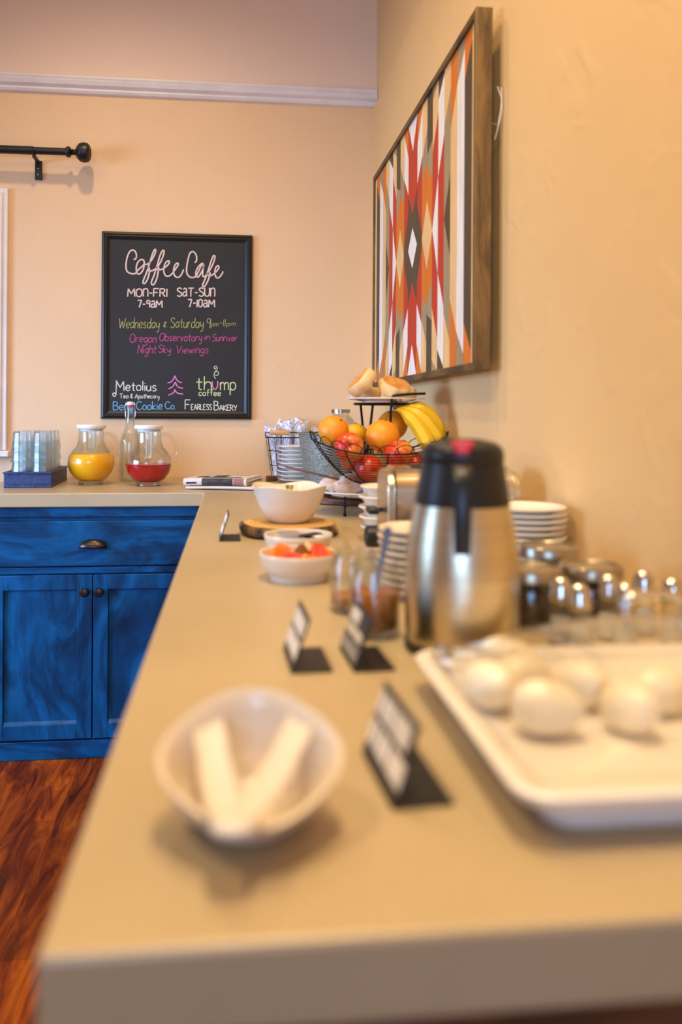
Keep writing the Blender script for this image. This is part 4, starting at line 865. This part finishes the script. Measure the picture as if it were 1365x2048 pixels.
# ------------------------------------------------------------------ lidded jars and shakers
def lidded(label, loc, r_, h_):
    t = thing('lidded_jar', label, 'jar', loc, random.uniform(0, 3), 'squat lidded jars by the right wall')
    MB().lathe([(0, .003), (r_ * .85, 0), (r_, .006), (r_, h_ * .70), (r_ * .9, h_ * .78), (r_ * .9, h_ * .9), (r_ * .85, h_ * .9), (r_ * .85, h_ * .78), (r_ * .94, h_ * .69), (r_ * .94, .009), (0, .007)], 36).build('jar_body', M['glass'], t, smooth=50)
    MB().lathe([(0, .0095), (r_ * .91, .0095), (r_ * .915, .012), (r_ * .915, h_ * .62), (0, h_ * .66)], 32).build('granola', M['granola'], t, smooth=50)
    ld = MB().lathe([(r_ * .93, h_ * .8), (r_ * .965, h_ * .8), (r_ * .965, h_ * .97), (r_ * .93, h_), (r_ * .84, h_), (r_ * .82, h_ * .985), (r_ * .86, h_ * .96), (r_ * .92, h_ * .95)], 40).build('lid_band', M['lid_metal'], t, smooth=40)
    MB().lathe([(0, h_ * .96), (r_ * .83, h_ * .96), (r_ * .83, h_ * .975), (0, h_ * .975)], 36).build('lid_disc', M['lid_metal'], t)
lidded('squat lidded granola jar closest to the carafe', (.392, 1.025, CT), .042, .078)
lidded('squat lidded jar farthest back, just before the white plate stack', (.470, 1.160, CT), .046, .084)
lidded('squat lidded jar with wide lid nearest the shakers', (.480, 1.035, CT), .043, .078)
def shaker(label, loc, first=[None]):
    GS = 'salt and pepper shakers by the egg tray'
    if first[0]: return dup(first[0], loc, random.uniform(0, 3), label, GS)
    t = thing('spice_shaker', label, 'shaker', loc, 0, GS)
    MB().lathe([(0, .002), (.013, 0), (.0155, .004), (.0155, .02), (.0125, .05), (.0115, .05), (.0135, .02), (.0135, .006), (0, .005)], 10).build('glass_body', M['glass'], t, smooth=20)
    MB().lathe([(0, .0055), (.0125, .0055), (.0125, .018), (.0112, .032), (0, .033)], 14).build('spice', M['white_plastic'], t)
    MB().lathe([(0, .0505), (.0135, .0505), (.0145, .053), (.0145, .060), (.0125, .064), (.0125, .070), (.010, .077), (.0055, .081), (0, .082)], 20).build('cap', M['chrome'], t, smooth=40)
    first[0] = t; return t
for lb, p in (('farthest left of six, before the wide jar lid', (.400, .945)), ('second from the left, nearer the egg dome', (.406, .905)), ('third from the left, at the jars\' right end', (.466, .955)), ('fourth from the left, just behind the dome handle', (.462, .905)), ('fifth from the left, alone before the bare wall', (.522, .975)), ('farthest right, at the edge of the photo', (.535, .930))):
    shaker('chrome-capped shaker, ' + lb, (p[0], p[1], CT))

# ------------------------------------------------------------------ egg tray with dome
et = thing('egg_platter', 'white rectangular platter of peeled eggs at the right edge of the worktop', 'platter', (.385, .655, CT))
def rr2(a, c, r_, z, n=6):
    P = []
    for sx, sy, a0 in ((1, 1, 0), (-1, 1, PI / 2), (-1, -1, PI), (1, -1, 1.5 * PI)):
        for k in range(n + 1):
            t_ = a0 + PI / 2 * k / n; P.append((sx * (a - r_) + r_ * math.cos(t_), sy * (c - r_) + r_ * math.sin(t_), z))
    return P
HX, HY = .200, .162
b = MB().loft([rr2(HX - .032, HY - .028, .02, 0), rr2(HX - .028, HY - .024, .022, .003), rr2(HX - .024, HY - .02, .024, .018), rr2(HX - .022, HY - .018, .024, .0185), rr2(.02, .02, .01, .0185)]); b.build('stand_base', M['melamine'], et, smooth=30)
b = MB().loft([rr2(.02, .02, .01, .019), rr2(HX - .024, HY - .02, .02, .019), rr2(HX - .006, HY - .005, .025, .024), rr2(HX, HY, .028, .030), rr2(HX + .001, HY + .001, .028, .034), rr2(HX - .002, HY - .002, .027, .036), rr2(HX - .010, HY - .010, .024, .034), rr2(HX - .024, HY - .022, .02, .0265), rr2(HX - .03, HY - .028, .02, .025), rr2(.02, .02, .01, .025)]); b.build('tray', M['melamine'], et, smooth=30)
dm = thing('platter_dome', 'clear domed plastic cover with handle over the eggs', 'cover', (.385, .655, CT + .0362))
def dome_pt(u, v, sc=1.0):
    a, c = HX - .014, HY - .016
    h_ = .062 * sc * max(0, 1 - abs(u) ** 2.0) ** .75 * max(0, 1 - abs(v) ** 2.4) ** .6
    return (u * a, v * c, h_)
N1 = 28
def curve(k): q = -1 + 2 * k / N1; return math.copysign(1 - (1 - abs(q)) ** 1.6, q)
vs = [dome_pt(curve(i), curve(j)) for i in range(N1 + 1) for j in range(N1 + 1)]
fs = [(i * (N1 + 1) + j, (i + 1) * (N1 + 1) + j, (i + 1) * (N1 + 1) + j + 1, i * (N1 + 1) + j + 1) for i in range(N1) for j in range(N1)]
o = MB().add(vs, fs).build('dome_shell', M['dome'], dm, smooth=80); sm = o.modifiers.new('solid', 'SOLIDIFY'); sm.thickness = .002; sm.offset = 1
MB().loft([rr2(HX - .012, HY - .014, .01, 0.0002), rr2(HX - .012, HY - .014, .01, .003), rr2(HX - .017, HY - .019, .008, .003), rr2(HX - .017, HY - .019, .008, 0.0002)], loop=True, caps=False).build('rim', M['dome'], dm, smooth=30)
MB().tube(smooth_pts3([(-.028, .045, .0625), (-.026, .045, .074), (-.012, .045, .079), (.012, .045, .079), (.026, .045, .074), (.028, .045, .0625)]), .0045, 10).build('handle', M['chrome'], dm, smooth=50)
MB().box((-HX + .016, HY - .052, .003), (-HX + .032, HY - .034, .012)).tube([(-HX + .022, HY - .06, .010), (-HX + .022, HY - .028, .010)], .0035, 8).build('hinge', M['chrome'], dm, bevel=.001)
def egg_mesh():
    pr = []
    for i in range(21):
        a = -PI / 2 + PI * i / 20; z = math.sin(a); pr.append((.0205 * math.cos(a) * (1 - .13 * z), .0275 * z))
    return MB().lathe(pr, 32)
GE = 'peeled eggs on the platter'; eg = None
for lb, x, y, rot, sc in (('largest peeled egg, lying at the front left', .250, .615, (R(88), 0, R(70)), 1.05), ('round peeled egg end-on, second in the front row', .318, .612, (R(70), 0, R(8)), 1.02), ('peeled egg at the right in the front row, cut by the photo edge', .372, .585, (R(85), 0, R(-40)), 1.02), ('peeled egg behind the gap between two front eggs', .302, .670, (R(75), 0, R(30)), 1), ('peeled egg at the far left of the platter', .222, .672, (R(80), 0, R(20)), 1), ('peeled egg in the second row behind the largest one', .258, .692, (R(85), 0, R(110)), 1), ('peeled egg in the back left corner', .262, .745, (R(85), 0, R(60)), 1), ('peeled egg in the second row near the right photo edge', .362, .650, (R(85), 0, R(-70)), 1)):
    lb = lb if len(lb) > 52 else lb + ' under the dome'
    p = (x, y, CT + .0255 + .0203 * sc)
    if eg is None: eg = egg_mesh().build('peeled_egg', M['egg'], smooth=80); tag(eg, lb, 'egg', GE); eg.location = p; eg.rotation_euler = rot; eg.scale = (sc,) * 3
    else: c = dup(eg, p, rot, lb, GE); c.scale = (sc,) * 3

# ------------------------------------------------------------------ near bowl with tongs
def tilt(t, r, z):
    k = 1 + .045 * math.cos(4 * t); u = z / .05
    return (r * k * math.cos(t), r * k * math.sin(t) - .012 * u, z + .020 * u * u * math.sin(t))
o = MB().lathe([(0, .002), (.030, .002), (.032, 0), (.035, .001), (.044, .010), (.053, .026), (.058, .043), (.0605, .050), (.059, .0517), (.056, .0495), (.053, .042), (.048, .027), (.040, .013), (.03, .0065), (0, .0055)], 64, tilt).build('slanted_bowl', M['near_ceramic'], smooth=50)
tag(o, 'white bowl with slanted rim holding white tongs, nearest on the worktop', 'bowl'); o.location = (.014, .556, CT)
tg = thing('serving_tongs', 'white plastic tongs lying in the nearest white bowl', 'tongs', (.002, .474, CT + .0375))
for tx, ty_, tz, ht, px_ in ((-.014, .116, .014, .010, -1), (.047, .112, .016, .010, 1)):
    rings = []
    for i in range(15):
        u = i / 14; c = Vector((tx * u + px_ * .004, ty_ * u, tz * u - .012 * math.sin(PI * u) * .6)); w_ = .0085 + .0025 * math.sin(PI * min(1, u * 1.1)) + (.002 if u > .75 else 0)
        d = Vector((ty_, -tx, 0)).normalized(); bow = .003
        rings.append([tuple(c + d * w_ * s + Vector((0, 0, bow * (s * s) + q))) for s, q in ((-1, 0), (-.5, 0), (0, 0), (.5, 0), (1, 0), (1, .002), (.5, .002), (0, .002), (-.5, .002), (-1, .002))])
    MB().loft(rings).build('arm', M['tongs'], tg, smooth=50)
MB().ball((0, -.004, .001), .0135, .010, .005, 20, 10).build('joint', M['tongs'], tg, smooth=60)
